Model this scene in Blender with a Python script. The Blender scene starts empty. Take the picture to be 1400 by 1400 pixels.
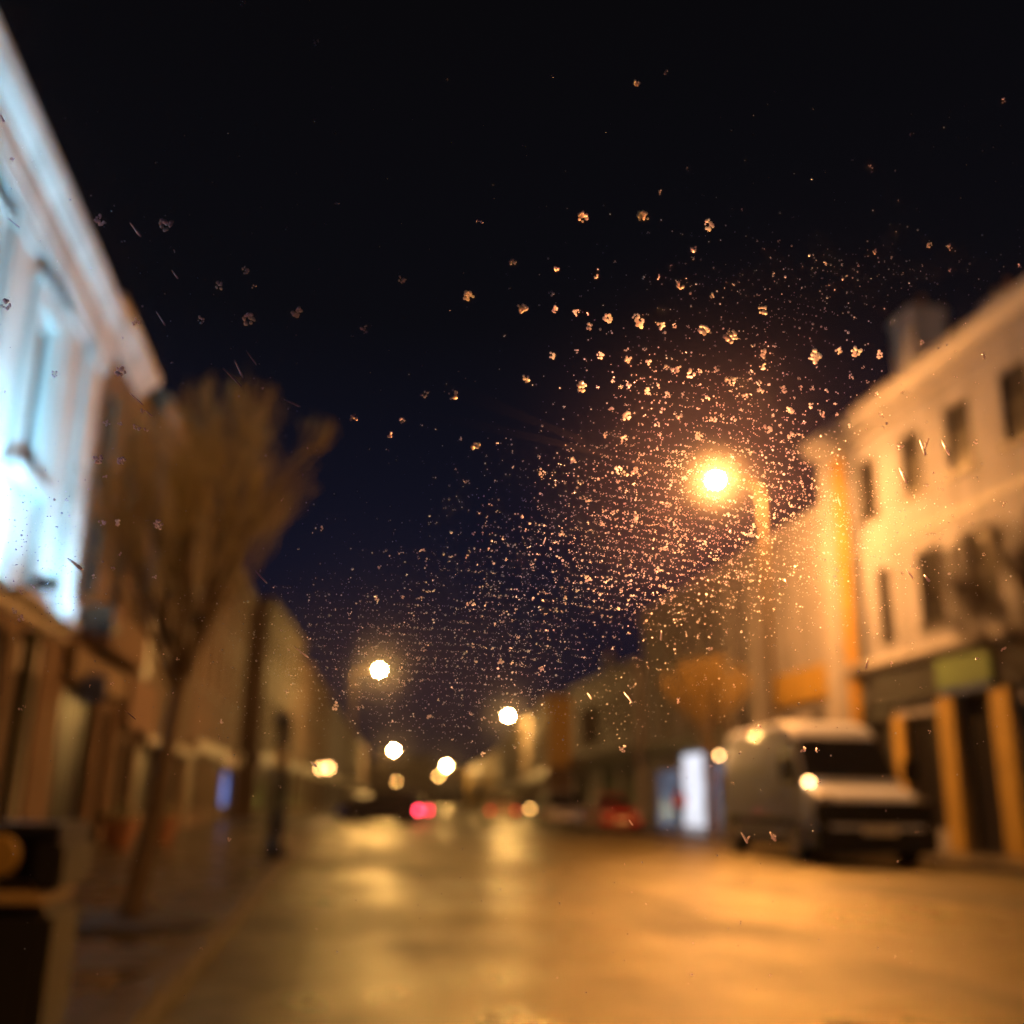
import bpy, math, random
from mathutils import Vector, Matrix, noise as mnoise
random.seed(7)
R = math.radians
sc = bpy.context.scene
col = sc.collection

# ------------------------------------------------------------------ camera
F = 1400.0
CH = 1.1
pitch = 0.276317
yaw = 0.156757
roll = R(0.9)
_D = Vector((math.sin(yaw)*math.cos(pitch), math.cos(yaw)*math.cos(pitch), math.sin(pitch)))
_r = Vector((math.cos(yaw), -math.sin(yaw), 0))
_u = _r.cross(_D)
_R = _r*math.cos(roll) + _u*math.sin(roll)
_U = _u*math.cos(roll) - _r*math.sin(roll)
CAM = Vector((0, 0, CH))
cd = bpy.data.cameras.new('camera')
cam = bpy.data.objects.new('camera', cd)
col.objects.link(cam)
m = Matrix.Identity(4)
for i in range(3):
    m[i][0] = _R[i]; m[i][1] = _U[i]; m[i][2] = -_D[i]; m[i][3] = CAM[i]
cam.matrix_world = m
cd.sensor_width = 36; cd.lens = 36
cd.clip_start = 0.01; cd.clip_end = 3000
GLASS_D = 0.25
cd.dof.use_dof = True
cd.dof.focus_distance = GLASS_D
cd.dof.aperture_fstop = 36/4.2          # 4.2 mm opening
cd.dof.aperture_blades = 9
cd.dof.aperture_rotation = R(12)
sc.camera = cam

sc.render.engine = 'CYCLES'
sc.view_settings.view_transform = 'Standard'
sc.view_settings.look = 'None'
sc.view_settings.exposure = 0
cy = sc.cycles
cy.use_denoising = True
cy.denoiser = 'OPENIMAGEDENOISE'
cy.max_bounces = 4; cy.diffuse_bounces = 2; cy.glossy_bounces = 2; cy.transmission_bounces = 3
cy.volume_bounces = 0; cy.transparent_max_bounces = 10
cy.sample_clamp_direct = 0; cy.sample_clamp_indirect = 3
cy.caustics_reflective = False; cy.caustics_refractive = False
cy.use_adaptive_sampling = False

# ------------------------------------------------------------------ world
w = bpy.data.worlds.new('World'); sc.world = w; w.use_nodes = True
nt = w.node_tree
bg = nt.nodes['Background']
tc = nt.nodes.new('ShaderNodeTexCoord'); sp = nt.nodes.new('ShaderNodeSeparateXYZ')
rp = nt.nodes.new('ShaderNodeValToRGB')
nt.links.new(tc.outputs['Generated'], sp.inputs[0]); nt.links.new(sp.outputs['Z'], rp.inputs[0]); nt.links.new(rp.outputs[0], bg.inputs[0])
e = rp.color_ramp.elements
e[0].position = 0.0; e[0].color = (.010, .0065, .0065, 1)
e[1].position = 0.75; e[1].color = (.0026, .0023, .0028, 1)
x = e.new(0.10); x.color = (.0075, .0065, .0150, 1)
x = e.new(0.22); x.color = (.0055, .0060, .0155, 1)
x = e.new(0.44); x.color = (.0034, .0033, .0052, 1)
bg.inputs[1].default_value = 1.0

# ------------------------------------------------------------------ materials
def mat(name):
    mt = bpy.data.materials.new(name); mt.use_nodes = True
    return mt, mt.node_tree, mt.node_tree.nodes['Principled BSDF']
def surf(name, c, rough=.6, var=.25, scale=2.0, bump=.0, bscale=30, spec=.5, metal=0, dirt=0, rvar=0, coat=0):
    mt, t, b = mat(name)
    n = t.nodes
    tcn = n.new('ShaderNodeTexCoord')
    nz = n.new('ShaderNodeTexNoise'); nz.inputs['Scale'].default_value = scale; nz.inputs['Detail'].default_value = 6; nz.inputs['Roughness'].default_value = .65
    t.links.new(tcn.outputs['Object'], nz.inputs['Vector'])
    mr = n.new('ShaderNodeMapRange'); mr.inputs[1].default_value = .25; mr.inputs[2].default_value = .75
    mr.inputs[3].default_value = 1-var; mr.inputs[4].default_value = 1+var*.6
    t.links.new(nz.outputs[0], mr.inputs[0])
    mx = n.new('ShaderNodeMix'); mx.data_type = 'RGBA'; mx.blend_type = 'MULTIPLY'; mx.inputs[0].default_value = 1
    mx.inputs[6].default_value = (*c, 1); t.links.new(mr.outputs[0], mx.inputs[7])
    out = mx.outputs[2]
    if dirt:
        mp = n.new('ShaderNodeMapping'); mp.inputs['Scale'].default_value = (1.3, 1.3, .14)
        t.links.new(tcn.outputs['Object'], mp.inputs[0])
        n2 = n.new('ShaderNodeTexNoise'); n2.inputs['Scale'].default_value = 1.6; n2.inputs['Detail'].default_value = 5
        t.links.new(mp.outputs[0], n2.inputs['Vector'])
        m2 = n.new('ShaderNodeMapRange'); m2.inputs[1].default_value = .35; m2.inputs[2].default_value = .7; m2.inputs[3].default_value = 1; m2.inputs[4].default_value = 1-dirt
        t.links.new(n2.outputs[0], m2.inputs[0])
        mm = n.new('ShaderNodeMix'); mm.data_type = 'RGBA'; mm.blend_type = 'MULTIPLY'; mm.inputs[0].default_value = 1
        t.links.new(out, mm.inputs[6]); t.links.new(m2.outputs[0], mm.inputs[7]); out = mm.outputs[2]
    t.links.new(out, b.inputs['Base Color'])
    b.inputs['Roughness'].default_value = rough
    if rvar:
        m3 = n.new('ShaderNodeMapRange'); m3.inputs[1].default_value = .3; m3.inputs[2].default_value = .7
        m3.inputs[3].default_value = max(.03, rough-rvar); m3.inputs[4].default_value = min(1, rough+rvar)
        t.links.new(nz.outputs[0], m3.inputs[0]); t.links.new(m3.outputs[0], b.inputs['Roughness'])
    b.inputs['Specular IOR Level'].default_value = spec
    b.inputs['Metallic'].default_value = metal
    b.inputs['Coat Weight'].default_value = coat
    if bump:
        nb = n.new('ShaderNodeTexNoise'); nb.inputs['Scale'].default_value = bscale; nb.inputs['Detail'].default_value = 4
        t.links.new(tcn.outputs['Object'], nb.inputs['Vector'])
        bp = n.new('ShaderNodeBump'); bp.inputs['Strength'].default_value = bump; bp.inputs['Distance'].default_value = .02
        t.links.new(nb.outputs[0], bp.inputs['Height']); t.links.new(bp.outputs[0], b.inputs['Normal'])
    return mt
def emit(name, c, s, base=(.02, .02, .02)):
    mt, t, b = mat(name)
    b.inputs['Base Color'].default_value = (*base, 1)
    b.inputs['Emission Color'].default_value = (*c, 1); b.inputs['Emission Strength'].default_value = s
    return mt
def emit_panel(name, c, s, scale=1.2, lo=.25):
    """a lit interior seen through glass: uneven brightness"""
    mt, t, b = mat(name); n = t.nodes
    b.inputs['Base Color'].default_value = (.05, .05, .05, 1); b.inputs['Roughness'].default_value = .15
    tcn = n.new('ShaderNodeTexCoord'); nz = n.new('ShaderNodeTexNoise'); nz.inputs['Scale'].default_value = scale; nz.inputs['Detail'].default_value = 3
    t.links.new(tcn.outputs['Object'], nz.inputs['Vector'])
    mr = n.new('ShaderNodeMapRange'); mr.inputs[1].default_value = .35; mr.inputs[2].default_value = .65; mr.inputs[3].default_value = lo*s; mr.inputs[4].default_value = s
    t.links.new(nz.outputs[0], mr.inputs[0]); t.links.new(mr.outputs[0], b.inputs['Emission Strength'])
    b.inputs['Emission Color'].default_value = (*c, 1)
    return mt

def road_material():
    mt, t, b = mat('wet_asphalt'); n = t.nodes; L = t.links.new
    tcn = n.new('ShaderNodeTexCoord')
    def noise_(scale, detail, stretch=(1, 1, 1), rough=.6):
        mp = n.new('ShaderNodeMapping'); mp.inputs['Scale'].default_value = stretch; L(tcn.outputs['Object'], mp.inputs[0])
        q = n.new('ShaderNodeTexNoise'); q.inputs['Scale'].default_value = scale; q.inputs['Detail'].default_value = detail; q.inputs['Roughness'].default_value = rough
        L(mp.outputs[0], q.inputs['Vector']); return q.outputs[0]
    def rng(src, a, b_, c, d):
        q = n.new('ShaderNodeMapRange'); q.inputs[1].default_value = a; q.inputs[2].default_value = b_; q.inputs[3].default_value = c; q.inputs[4].default_value = d
        L(src, q.inputs[0]); return q.outputs[0]
    def mth(op, a, b_):
        q = n.new('ShaderNodeMath'); q.operation = op
        for k, v in enumerate((a, b_)):
            if isinstance(v, (int, float)): q.inputs[k].default_value = v
            else: L(v, q.inputs[k])
        return q.outputs[0]
    wetness = noise_(.42, 6, (1, .8, 1)); tracks = noise_(.9, 3, (1, .05, 1), .5)
    mix_ = mth('ADD', mth('MULTIPLY', wetness, .68), mth('MULTIPLY', tracks, .32))
    # trench repairs: large flat cells, each laid with its own tarmac
    vo_ = n.new('ShaderNodeTexVoronoi'); vo_.distance = 'CHEBYCHEV'; vo_.inputs['Scale'].default_value = .28; vo_.inputs['Randomness'].default_value = .8; L(tcn.outputs['Object'], vo_.inputs['Vector'])
    sepc = n.new('ShaderNodeSeparateColor'); L(vo_.outputs['Color'], sepc.inputs[0])
    patch = rng(sepc.outputs[0], .55, .6, 0, 1)
    rough = mth('ADD', rng(mix_, .40, .60, .25, .50), mth('MULTIPLY', patch, .07))
    L(rough, b.inputs['Roughness'])
    cr = n.new('ShaderNodeValToRGB'); cr.color_ramp.elements[0].position = .38; cr.color_ramp.elements[0].color = (.008, .007, .005, 1)
    cr.color_ramp.elements[1].position = .64; cr.color_ramp.elements[1].color = (.058, .044, .022, 1)
    L(mix_, cr.inputs[0])
    mx = n.new('ShaderNodeMix'); mx.data_type = 'RGBA'; mx.blend_type = 'MULTIPLY'; mx.inputs[7].default_value = (.45, .45, .45, 1); L(patch, mx.inputs[0]); L(cr.outputs[0], mx.inputs[6])
    L(mx.outputs[2], b.inputs['Base Color'])
    b.inputs['Specular IOR Level'].default_value = .85
    sp_ = rng(mix_, .42, .58, 2.0, .6); L(sp_, b.inputs['Specular IOR Level'])
    b0 = n.new('ShaderNodeBump'); b0.inputs['Strength'].default_value = 1; b0.inputs['Distance'].default_value = .11; L(noise_(.55, 3, (.45, 1.3, 1), .45), b0.inputs['Height'])
    b1 = n.new('ShaderNodeBump'); b1.inputs['Strength'].default_value = .75; b1.inputs['Distance'].default_value = .045; L(noise_(3.2, 8, rough=.72), b1.inputs['Height']); L(b0.outputs[0], b1.inputs['Normal'])
    n2 = n.new('ShaderNodeTexVoronoi'); n2.inputs['Scale'].default_value = 70; L(tcn.outputs['Object'], n2.inputs['Vector'])
    b2 = n.new('ShaderNodeBump'); b2.inputs['Strength'].default_value = .35; b2.inputs['Distance'].default_value = .004; L(n2.outputs[0], b2.inputs['Height']); L(b1.outputs[0], b2.inputs['Normal'])
    L(b2.outputs[0], b.inputs['Normal'])
    b.inputs['Specular Tint'].default_value = (1, .84, .28, 1)
    return mt
def paving_material(name, c):
    mt, t, b = mat(name); n = t.nodes; L = t.links.new
    tcn = n.new('ShaderNodeTexCoord')
    br = n.new('ShaderNodeTexBrick'); br.inputs['Scale'].default_value = 1.6; br.inputs['Mortar Size'].default_value = .015
    br.inputs['Color1'].default_value = (*c, 1); br.inputs['Color2'].default_value = (c[0]*.7, c[1]*.72, c[2]*.72, 1); br.inputs['Mortar'].default_value = (.02, .018, .015, 1)
    L(tcn.outputs['Object'], br.inputs['Vector']); L(br.outputs[0], b.inputs['Base Color'])
    nz = n.new('ShaderNodeTexNoise'); nz.inputs['Scale'].default_value = 1.1; nz.inputs['Detail'].default_value = 6; L(tcn.outputs['Object'], nz.inputs['Vector'])
    mr = n.new('ShaderNodeMapRange'); mr.inputs[1].default_value = .4; mr.inputs[2].default_value = .65; mr.inputs[3].default_value = .2; mr.inputs[4].default_value = .55
    L(nz.outputs[0], mr.inputs[0]); L(mr.outputs[0], b.inputs['Roughness'])
    bp = n.new('ShaderNodeBump'); bp.inputs['Strength'].default_value = .5; bp.inputs['Distance'].default_value = .02; L(nz.outputs[0], bp.inputs['Height']); L(bp.outputs[0], b.inputs['Normal'])
    return mt

M = {}
M['road'] = road_material()
M['pave'] = paving_material('wet_paving', (.075, .065, .05))
M['ground'] = surf('dark_ground', (.04, .038, .032), .7)
M['kerb'] = surf('kerb_stone', (.10, .09, .075), .4, bump=.3, rvar=.15)
M['white_stucco'] = surf('white_stucco', (.62, .60, .56), .75, var=.18, scale=1.1, dirt=.35, bump=.15, bscale=14)
M['peach_stucco'] = surf('cream_render', (.24, .242, .28), .75, var=.22, scale=.8, dirt=.45, bump=.1)
M['peach_trim'] = surf('cream_trim', (.26, .255, .27), .6, var=.15, dirt=.2)
M['grey_render'] = surf('grey_render', (.27, .265, .29), .8, var=.25, scale=.7, dirt=.4)
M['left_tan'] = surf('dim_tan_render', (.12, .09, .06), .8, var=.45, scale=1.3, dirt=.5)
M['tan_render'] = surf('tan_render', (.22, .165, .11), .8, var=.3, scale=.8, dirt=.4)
M['brown_render'] = surf('brown_render', (.16, .10, .06), .8, var=.3, scale=.9, dirt=.4)
M['pink_render'] = surf('pink_render', (.19, .125, .09), .8, var=.25, scale=.7, dirt=.35)
M['cream_paint'] = surf('cream_paint', (.24, .195, .15), .45, var=.15, dirt=.25)
M['dark_paint'] = surf('dark_shopfront_paint', (.020, .019, .022), .35, var=.3)
M['olive_paint'] = surf('olive_paint', (.05, .05, .025), .45)
M['ochre_paint'] = surf('ochre_paint', (.36, .24, .05), .5, var=.2, dirt=.3)
M['orange_paint'] = surf('orange_paint', (.42, .24, .01), .5, var=.2, dirt=.2)
M['sign_green'] = surf('green_sign_paint', (.10, .16, .07), .4)
M['sign_blue'] = surf('blue_sign_paint', (.06, .09, .22), .4)
M['sign_red'] = surf('red_sign_paint', (.22, .03, .03), .4)
M['slate'] = surf('wet_slate', (.035, .036, .042), .35, var=.4, scale=6, bump=.4, bscale=9)
M['glass'] = surf('dark_window_glass', (.012, .012, .013), .32, var=.2, spec=.25)
M['frame'] = surf('white_window_frame', (.45, .42, .36), .5)
M['dark_frame'] = surf('dark_window_frame', (.05, .045, .04), .5)
M['iron'] = surf('dark_cast_iron', (.022, .023, .022), .35, var=.2, rvar=.1)
M['pole'] = surf('ochre_galvanised_pole', (.09, .06, .025), .6, var=.15)
M['bark'] = surf('wet_bark', (.10, .070, .040), .6, var=.4, scale=14, bump=.6, bscale=40)
M['twig'] = surf('twig_bark', (.42, .36, .15), .65, var=.4, scale=5)
M['twig_far'] = surf('pale_twig', (.30, .21, .06), .65, var=.4, scale=5)
M['soil'] = surf('wet_soil', (.025, .022, .014), .6, bump=.6, bscale=20)
M['bin'] = surf('black_bin_plastic', (.014, .014, .013), .28, var=.2)
M['bin_band'] = surf('brass_band', (.45, .33, .14), .35, var=.2, metal=.3)
M['white_car'] = surf('white_van_paint', (.62, .70, .95), .5, var=.08, coat=.1, dirt=.15)
M['black_plastic'] = surf('black_plastic', (.008, .008, .008), .6, var=.1, spec=.2)
M['tyre'] = surf('tyre_rubber', (.012, .012, .012), .8)
M['rim'] = surf('steel_rim', (.30, .30, .30), .35, metal=.7)
M['lens'] = surf('clear_lamp_lens', (.35, .35, .36), .12, spec=.8)
M['red_lens'] = surf('red_lens', (.30, .01, .01), .15)
M['chrome'] = surf('mirror_chrome', (.6, .6, .6), .08, metal=1)
M['plate'] = surf('white_plate', (.85, .83, .75), .4)
M['plate_text'] = surf('plate_black', (.02, .02, .02), .5)
M['red_car'] = surf('red_car_paint', (.24, .018, .008), .25, var=.05, coat=.6)
M['silver_car'] = surf('silver_car_paint', (.42, .40, .40), .25, var=.05, metal=.4, coat=.5)
M['pale_car'] = surf('pale_gold_car_paint', (.50, .42, .30), .25, var=.05, metal=.2, coat=.5)
M['dark_car'] = surf('dark_blue_car_paint', (.012, .013, .022), .25, var=.05, coat=.6)
M['skin'] = surf('skin', (.45, .28, .20), .6)
M['hair'] = surf('dark_hair', (.02, .014, .01), .7)
M['red_coat'] = surf('red_coat', (.40, .05, .04), .8)
M['dark_cloth'] = surf('dark_trousers', (.012, .012, .016), .85)
M['terracotta'] = surf('terracotta', (.30, .14, .07), .6)
M['leaf'] = surf('dark_leaf', (.06, .08, .02), .5)
M['petal'] = surf('pale_petal', (.55, .45, .33), .6)

SOD = (1.0, .395, .095)
LAMP_S = 24000
M['lamp'] = emit('sodium_lamp_glow', SOD, LAMP_S)
M['lamp_far'] = emit('far_sodium_lamp_glow', (1.0, .53, .14), 5500)
M['lamp_dim'] = emit('dim_amber_glow', (1.0, .48, .12), 110)
M['amber_spot'] = emit('amber_spot_glow', (1.0, .52, .18), 30)  # for spots of amber glow added to the van body
M['flood'] = emit('blue_white_flood_glow', (.27, .69, 1.0), 2800)
M['shop_white'] = emit_panel('white_shop_light', (.86, .88, 1.0), 1.35, 1.0, .7)
M['shop_blue'] = emit_panel('blue_shop_light', (.30, .40, .62), .42, .7, .45)
M['screen_blue'] = emit_panel('blue_screen_light', (.20, .36, 1.0), 1.0, 1.4, .35)
M['head_yellow'] = emit('yellow_headlight', (1.0, .80, .12), 170)
M['head_amber'] = emit('amber_light', (1.0, .50, .13), 22)
M['lamp_near'] = emit('near_sodium_lamp_glow', SOD, 1000)
M['lamp_side'] = emit('side_sodium_lamp_glow', SOD, 11500)
M['lantern_glow'] = emit('lantern_amber_glow', (1.0, .50, .16), 26)
M['tail_red'] = emit('red_tail_light', (1.0, .035, .07), 45)
M['tail_dim'] = emit('dim_tail_light', (1.0, .06, .03), 3)
M['warm_window'] = emit_panel('warm_window_light', (1.0, .5, .14), .12, 1.0, .3)

# ------------------------------------------------------------------ mesh builders
class MB:
    def __init__(s): s.v = []; s.f = []; s.smooth = False
    def add(s, vs, fs):
        o = len(s.v); s.v += [tuple(v) for v in vs]; s.f += [tuple(i+o for i in f) for f in fs]; return s
    def box(s, x0, x1, y0, y1, z0, z1, b=0.0):
        if b <= 0:
            vs = [(x0,y0,z0),(x1,y0,z0),(x1,y1,z0),(x0,y1,z0),(x0,y0,z1),(x1,y0,z1),(x1,y1,z1),(x0,y1,z1)]
            return s.add(vs, [(0,3,2,1),(4,5,6,7),(0,1,5,4),(1,2,6,5),(2,3,7,6),(3,0,4,7)])
        import itertools
        import bmesh
        bm = bmesh.new(); bmesh.ops.create_cube(bm, size=1)
        for v in bm.verts:
            v.co = Vector(((x0+x1)/2+v.co.x*(x1-x0), (y0+y1)/2+v.co.y*(y1-y0), (z0+z1)/2+v.co.z*(z1-z0)))
        bmesh.ops.bevel(bm, geom=list(bm.edges), offset=b, segments=2, affect='EDGES')
        bm.verts.ensure_lookup_table()
        for i, v in enumerate(bm.verts): v.index = i
        s.add([v.co[:] for v in bm.verts], [[v.index for v in f.verts] for f in bm.faces]); bm.free(); return s
    def quad(s, a, b, c, d): return s.add([a, b, c, d], [(0,1,2,3)])
    def tube(s, p0, p1, r0, r1, n=8, caps=True):
        p0 = Vector(p0); p1 = Vector(p1); d = (p1-p0).normalized()
        a = d.orthogonal().normalized(); b = d.cross(a)
        vs = []
        for p, r in ((p0, r0), (p1, r1)):
            for i in range(n):
                t = 2*math.pi*i/n; vs.append(p + a*math.cos(t)*r + b*math.sin(t)*r)
        fs = [(i, (i+1) % n, n+(i+1) % n, n+i) for i in range(n)]
        if caps: fs += [tuple(range(n))[::-1], tuple(range(n, 2*n))]
        return s.add(vs, fs)
    def path(s, pts, rs, n=8):
        pts = [Vector(p) for p in pts]; vs = []
        for k, p in enumerate(pts):
            d = (pts[min(k+1, len(pts)-1)]-pts[max(k-1, 0)]).normalized()
            a = Vector((0, 0, 1)).cross(d)
            a = a.normalized() if a.length > .05 else Vector((1, 0, 0)); b = d.cross(a)
            for i in range(n):
                t = 2*math.pi*i/n; vs.append(p + (a*math.cos(t) + b*math.sin(t))*rs[k])
        fs = []
        for k in range(len(pts)-1):
            fs += [(k*n+i, k*n+(i+1) % n, (k+1)*n+(i+1) % n, (k+1)*n+i) for i in range(n)]
        fs += [tuple(range(n))[::-1], tuple(range((len(pts)-1)*n, len(pts)*n))]
        return s.add(vs, fs)
    def lathe(s, prof, c=(0, 0, 0), n=20, axis='z'):
        vs = []
        for r, z in prof:
            for i in range(n):
                t = 2*math.pi*i/n
                if axis == 'z': vs.append((c[0]+r*math.cos(t), c[1]+r*math.sin(t), c[2]+z))
                elif axis == 'x': vs.append((c[0]+z, c[1]+r*math.cos(t), c[2]+r*math.sin(t)))
                else: vs.append((c[0]+r*math.sin(t), c[1]+z, c[2]+r*math.cos(t)))
        fs = []
        for k in range(len(prof)-1):
            fs += [(k*n+i, k*n+(i+1) % n, (k+1)*n+(i+1) % n, (k+1)*n+i) for i in range(n)]
        fs += [tuple(range(n))[::-1], tuple(range((len(prof)-1)*n, len(prof)*n))]
        return s.add(vs, fs)
    def build(s, name, mt, parent=None, smooth=False, **props):
        me = bpy.data.meshes.new(name); me.from_pydata(s.v, [], s.f); me.validate(); me.update()
        mts = mt if isinstance(mt, (list, tuple)) else [mt]
        for q in mts: me.materials.append(q)
        if smooth: me.polygons.foreach_set('use_smooth', [True]*len(me.polygons))
        o = bpy.data.objects.new(name, me); col.objects.link(o)
        if parent is not None: o.parent = parent
        for k, v in props.items(): o[k] = v
        return o
def empty(name, loc=(0, 0, 0), rz=0, **props):
    o = bpy.data.objects.new(name, None); col.objects.link(o); o.location = loc; o.rotation_euler = (0, 0, rz)
    o.empty_display_size = .2
    for k, v in props.items(): o[k] = v
    return o
def tag(o, label, category, group=None, kind=None):
    o['label'] = label; o['category'] = category
    if group: o['group'] = group
    if kind: o['kind'] = kind
    return o
def kids(o): return [c for c in list(col.objects) if c.parent == o]
def copy_tree(o, parent=None):
    c = o.copy(); col.objects.link(c); c.parent = parent
    for ch in kids(o): copy_tree(ch, c)
    return c

# ------------------------------------------------------------------ ground, road, pavements
def lerp_poly(pts, y):
    for (x0, y0), (x1, y1) in zip(pts, pts[1:]):
        if y <= y1: return x0+(x1-x0)*(y-y0)/(y1-y0)
    return pts[-1][0]
KL = [(-.98, -12), (-.88, 0), (-.82, 20), (-.5, 40), (.9, 69), (3.6, 110), (7.6, 181), (13, 270), (20, 420)]
KR = [(11.9, -12), (11.9, 52), (12.0, 68), (14.6, 100), (19.0, 150), (27, 260), (38, 420)]
FL = [(-5.0, -12), (-5.0, 53), (-4.2, 57), (-1.5, 95), (3.5, 181), (9, 270), (16, 420)]
FR = [(15.0, -12), (15, 67), (15, 68), (18.2, 100), (23, 150), (31, 260), (42, 420)]
def smooth_poly(pts, y):
    return sum(lerp_poly(pts, y+d) for d in (-6, -3, 0, 3, 6))/5 if y > 30 else lerp_poly(pts, y)
ys = [-12, -6] + [i*2.0 for i in range(0, 60)] + [120+i*10 for i in range(0, 31)]
def strip(A, B, z):
    mb = MB(); vs = []
    for y in ys: vs += [(A(y), y, z), (B(y), y, z)]
    return mb.add(vs, [(2*i, 2*i+1, 2*i+3, 2*i+2) for i in range(len(ys)-1)])
kl = lambda y: smooth_poly(KL, y)
kr = lambda y: smooth_poly(KR, y)
mb = MB(); mb.quad((-1500, -300, -.02), (1500, -300, -.02), (1500, 2500, -.02), (-1500, 2500, -.02)); mb.build('ground', M['ground'], kind='structure')
rd = MB(); NX = 8
vs = []
for y in ys:
    for i in range(NX+1):
        t = i/NX; vs.append((kl(y)*(1-t)+kr(y)*t, y, .035*math.sin(t*math.pi)))
rd.add(vs, [(j*(NX+1)+i, j*(NX+1)+i+1, (j+1)*(NX+1)+i+1, (j+1)*(NX+1)+i) for j in range(len(ys)-1) for i in range(NX)])
rd.build('road', M['road'], smooth=True, kind='structure')
PZ = .12
strip(lambda y: lerp_poly(FL, y)-1.5, lambda y: kl(y)-.15, PZ).build('pavement_left', M['pave'], kind='structure')
strip(lambda y: kr(y)+.15, lambda y: lerp_poly(FR, y)+1.5, PZ).build('pavement_right', M['pave'], kind='structure')
def kerb(K, s, name):
    mb = MB(); vs = []
    for y in ys:
        k = K(y); a, b = (k-.15, k) if s > 0 else (k, k+.15)
        vs += [(a, y, -.01), (a, y, PZ+.004), (b, y, PZ+.004), (b, y, -.01)]
    for i in range(len(ys)-1):
        for j in range(3): mb.add([], [])
        o = i*4
        mb.f += [(o, o+1, o+5, o+4), (o+1, o+2, o+6, o+5), (o+2, o+3, o+7, o+6)]
    mb.v = vs
    mb.build(name, M['kerb'], kind='structure')
kerb(kl, 1, 'kerb_left'); kerb(kr, -1, 'kerb_right')

# ------------------------------------------------------------------ buildings
# local frame: x along the facade, y into the building, z up; the facade is the plane y = 0
def wall_mesh(W, H, D, holes, reveal=.16, z0=0):
    mb = MB()
    us = sorted({0, W, *[h[0] for h in holes], *[h[1] for h in holes]}); zs = sorted({z0, H, *[h[2] for h in holes], *[h[3] for h in holes]})
    for a, b in zip(us, us[1:]):
        for c, d in zip(zs, zs[1:]):
            if b-a < 1e-5 or d-c < 1e-5: continue
            um, zm = (a+b)/2, (c+d)/2
            if any(h[0] < um < h[1] and h[2] < zm < h[3] for h in holes): continue
            mb.quad((a, 0, c), (b, 0, c), (b, 0, d), (a, 0, d))
    for a, b, c, d in holes:
        r = reveal
        mb.quad((a, 0, c), (a, 0, d), (a, r, d), (a, r, c)); mb.quad((b, 0, c), (b, r, c), (b, r, d), (b, 0, d))
        mb.quad((a, 0, d), (b, 0, d), (b, r, d), (a, r, d)); mb.quad((a, 0, c), (a, r, c), (b, r, c), (b, 0, c))
    mb.quad((0, 0, z0), (0, 0, H), (0, D, H), (0, D, z0)); mb.quad((W, 0, z0), (W, D, z0), (W, D, H), (W, 0, H))
    mb.quad((0, D, z0), (0, D, H), (W, D, H), (W, D, z0)); mb.quad((0, 0, H-.3), (W, 0, H-.3), (W, D, H-.3), (0, D, H-.3))
    return mb
def window(parent, a, b, c, d, y=.13, fm='frame', pane='glass', sill=True, bars=(2, 2), name='window'):
    fr = MB(); t = .055
    fr.box(a, b, y-.05, y+.03, c, c+t); fr.box(a, b, y-.05, y+.03, d-t, d); fr.box(a, a+t, y-.048, y+.028, c+t, d-t); fr.box(b-t, b, y-.048, y+.028, c+t, d-t)
    for i in range(1, bars[0]):
        u = a+(b-a)*i/bars[0]; fr.box(u-.018, u+.018, y-.03, y+.02, c+t, d-t)
    for i in range(1, bars[1]):
        z = c+(d-c)*i/bars[1]; fr.box(a+t, b-t, y-.034, y+.022, z-.025, z+.025)
    f = fr.build(name, M[fm], parent)
    MB().box(a+.01, b-.01, y, y+.012, c+.01, d-.01).build('pane', M[pane], f)
    if sill: MB().box(a-.08, b+.08, -.09, .05, c-.12, c-.004).build('sill', M['peach_trim'] if fm == 'frame' else M[fm], f)
    return f
def cornice_mesh(W, prof, ends=(0, 0)):
    """prof: list of (projection, z) from bottom to top, run along the facade"""
    mb = MB(); n = len(prof); vs = []
    for u, e in ((0, -1), (W, 1)):
        for p, z in prof: vs.append((u+e*ends[0 if e < 0 else 1]*max(p-.0, 0), -p, z))
    mb.add(vs, [(i, i+1, n+i+1, n+i) for i in range(n-1)])
    # returns at both ends
    for k, (u, e) in enumerate(((0, -1), (W, 1))):
        vv = []
        for p, z in prof: vv += [(u+e*ends[k]*p, -p, z), (u+e*ends[k]*p, .3, z)]
        mb.add(vv, [(2*i, 2*i+1, 2*i+3, 2*i+2) for i in range(n-1)])
    return mb
def roof_mesh(W, D, z, rise, over=.1):
    mb = MB()
    a = [(-over, .35, z), (W+over, .35, z), (W+over, D/2, z+rise), (-over, D/2, z+rise), (W+over, D, z), (-over, D, z)]
    mb.add(a, [(0, 1, 2, 3), (3, 2, 4, 5), (0, 3, 5), (1, 4, 2), (0, 5, 4, 1)])
    return mb
def chimney(parent, u, y, z0, z1, w=.9, d=.6, m='grey_render'):
    mb = MB().box(u-w/2, u+w/2, y-d/2, y+d/2, z0, z1, .02).box(u-w/2-.07, u+w/2+.07, y-d/2-.07, y+d/2+.07, z1-.25, z1-.1, .02)
    c = mb.build('chimney', M[m], parent)
    for k in (-.25, .25):
        MB().lathe([(.12, 0), (.14, .05), (.10, .35), (.13, .38), (.11, .42)], (u+k*w, y, z1), 12).build('chimney_pot', M['terracotta'], c, smooth=False)
    return c

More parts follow.
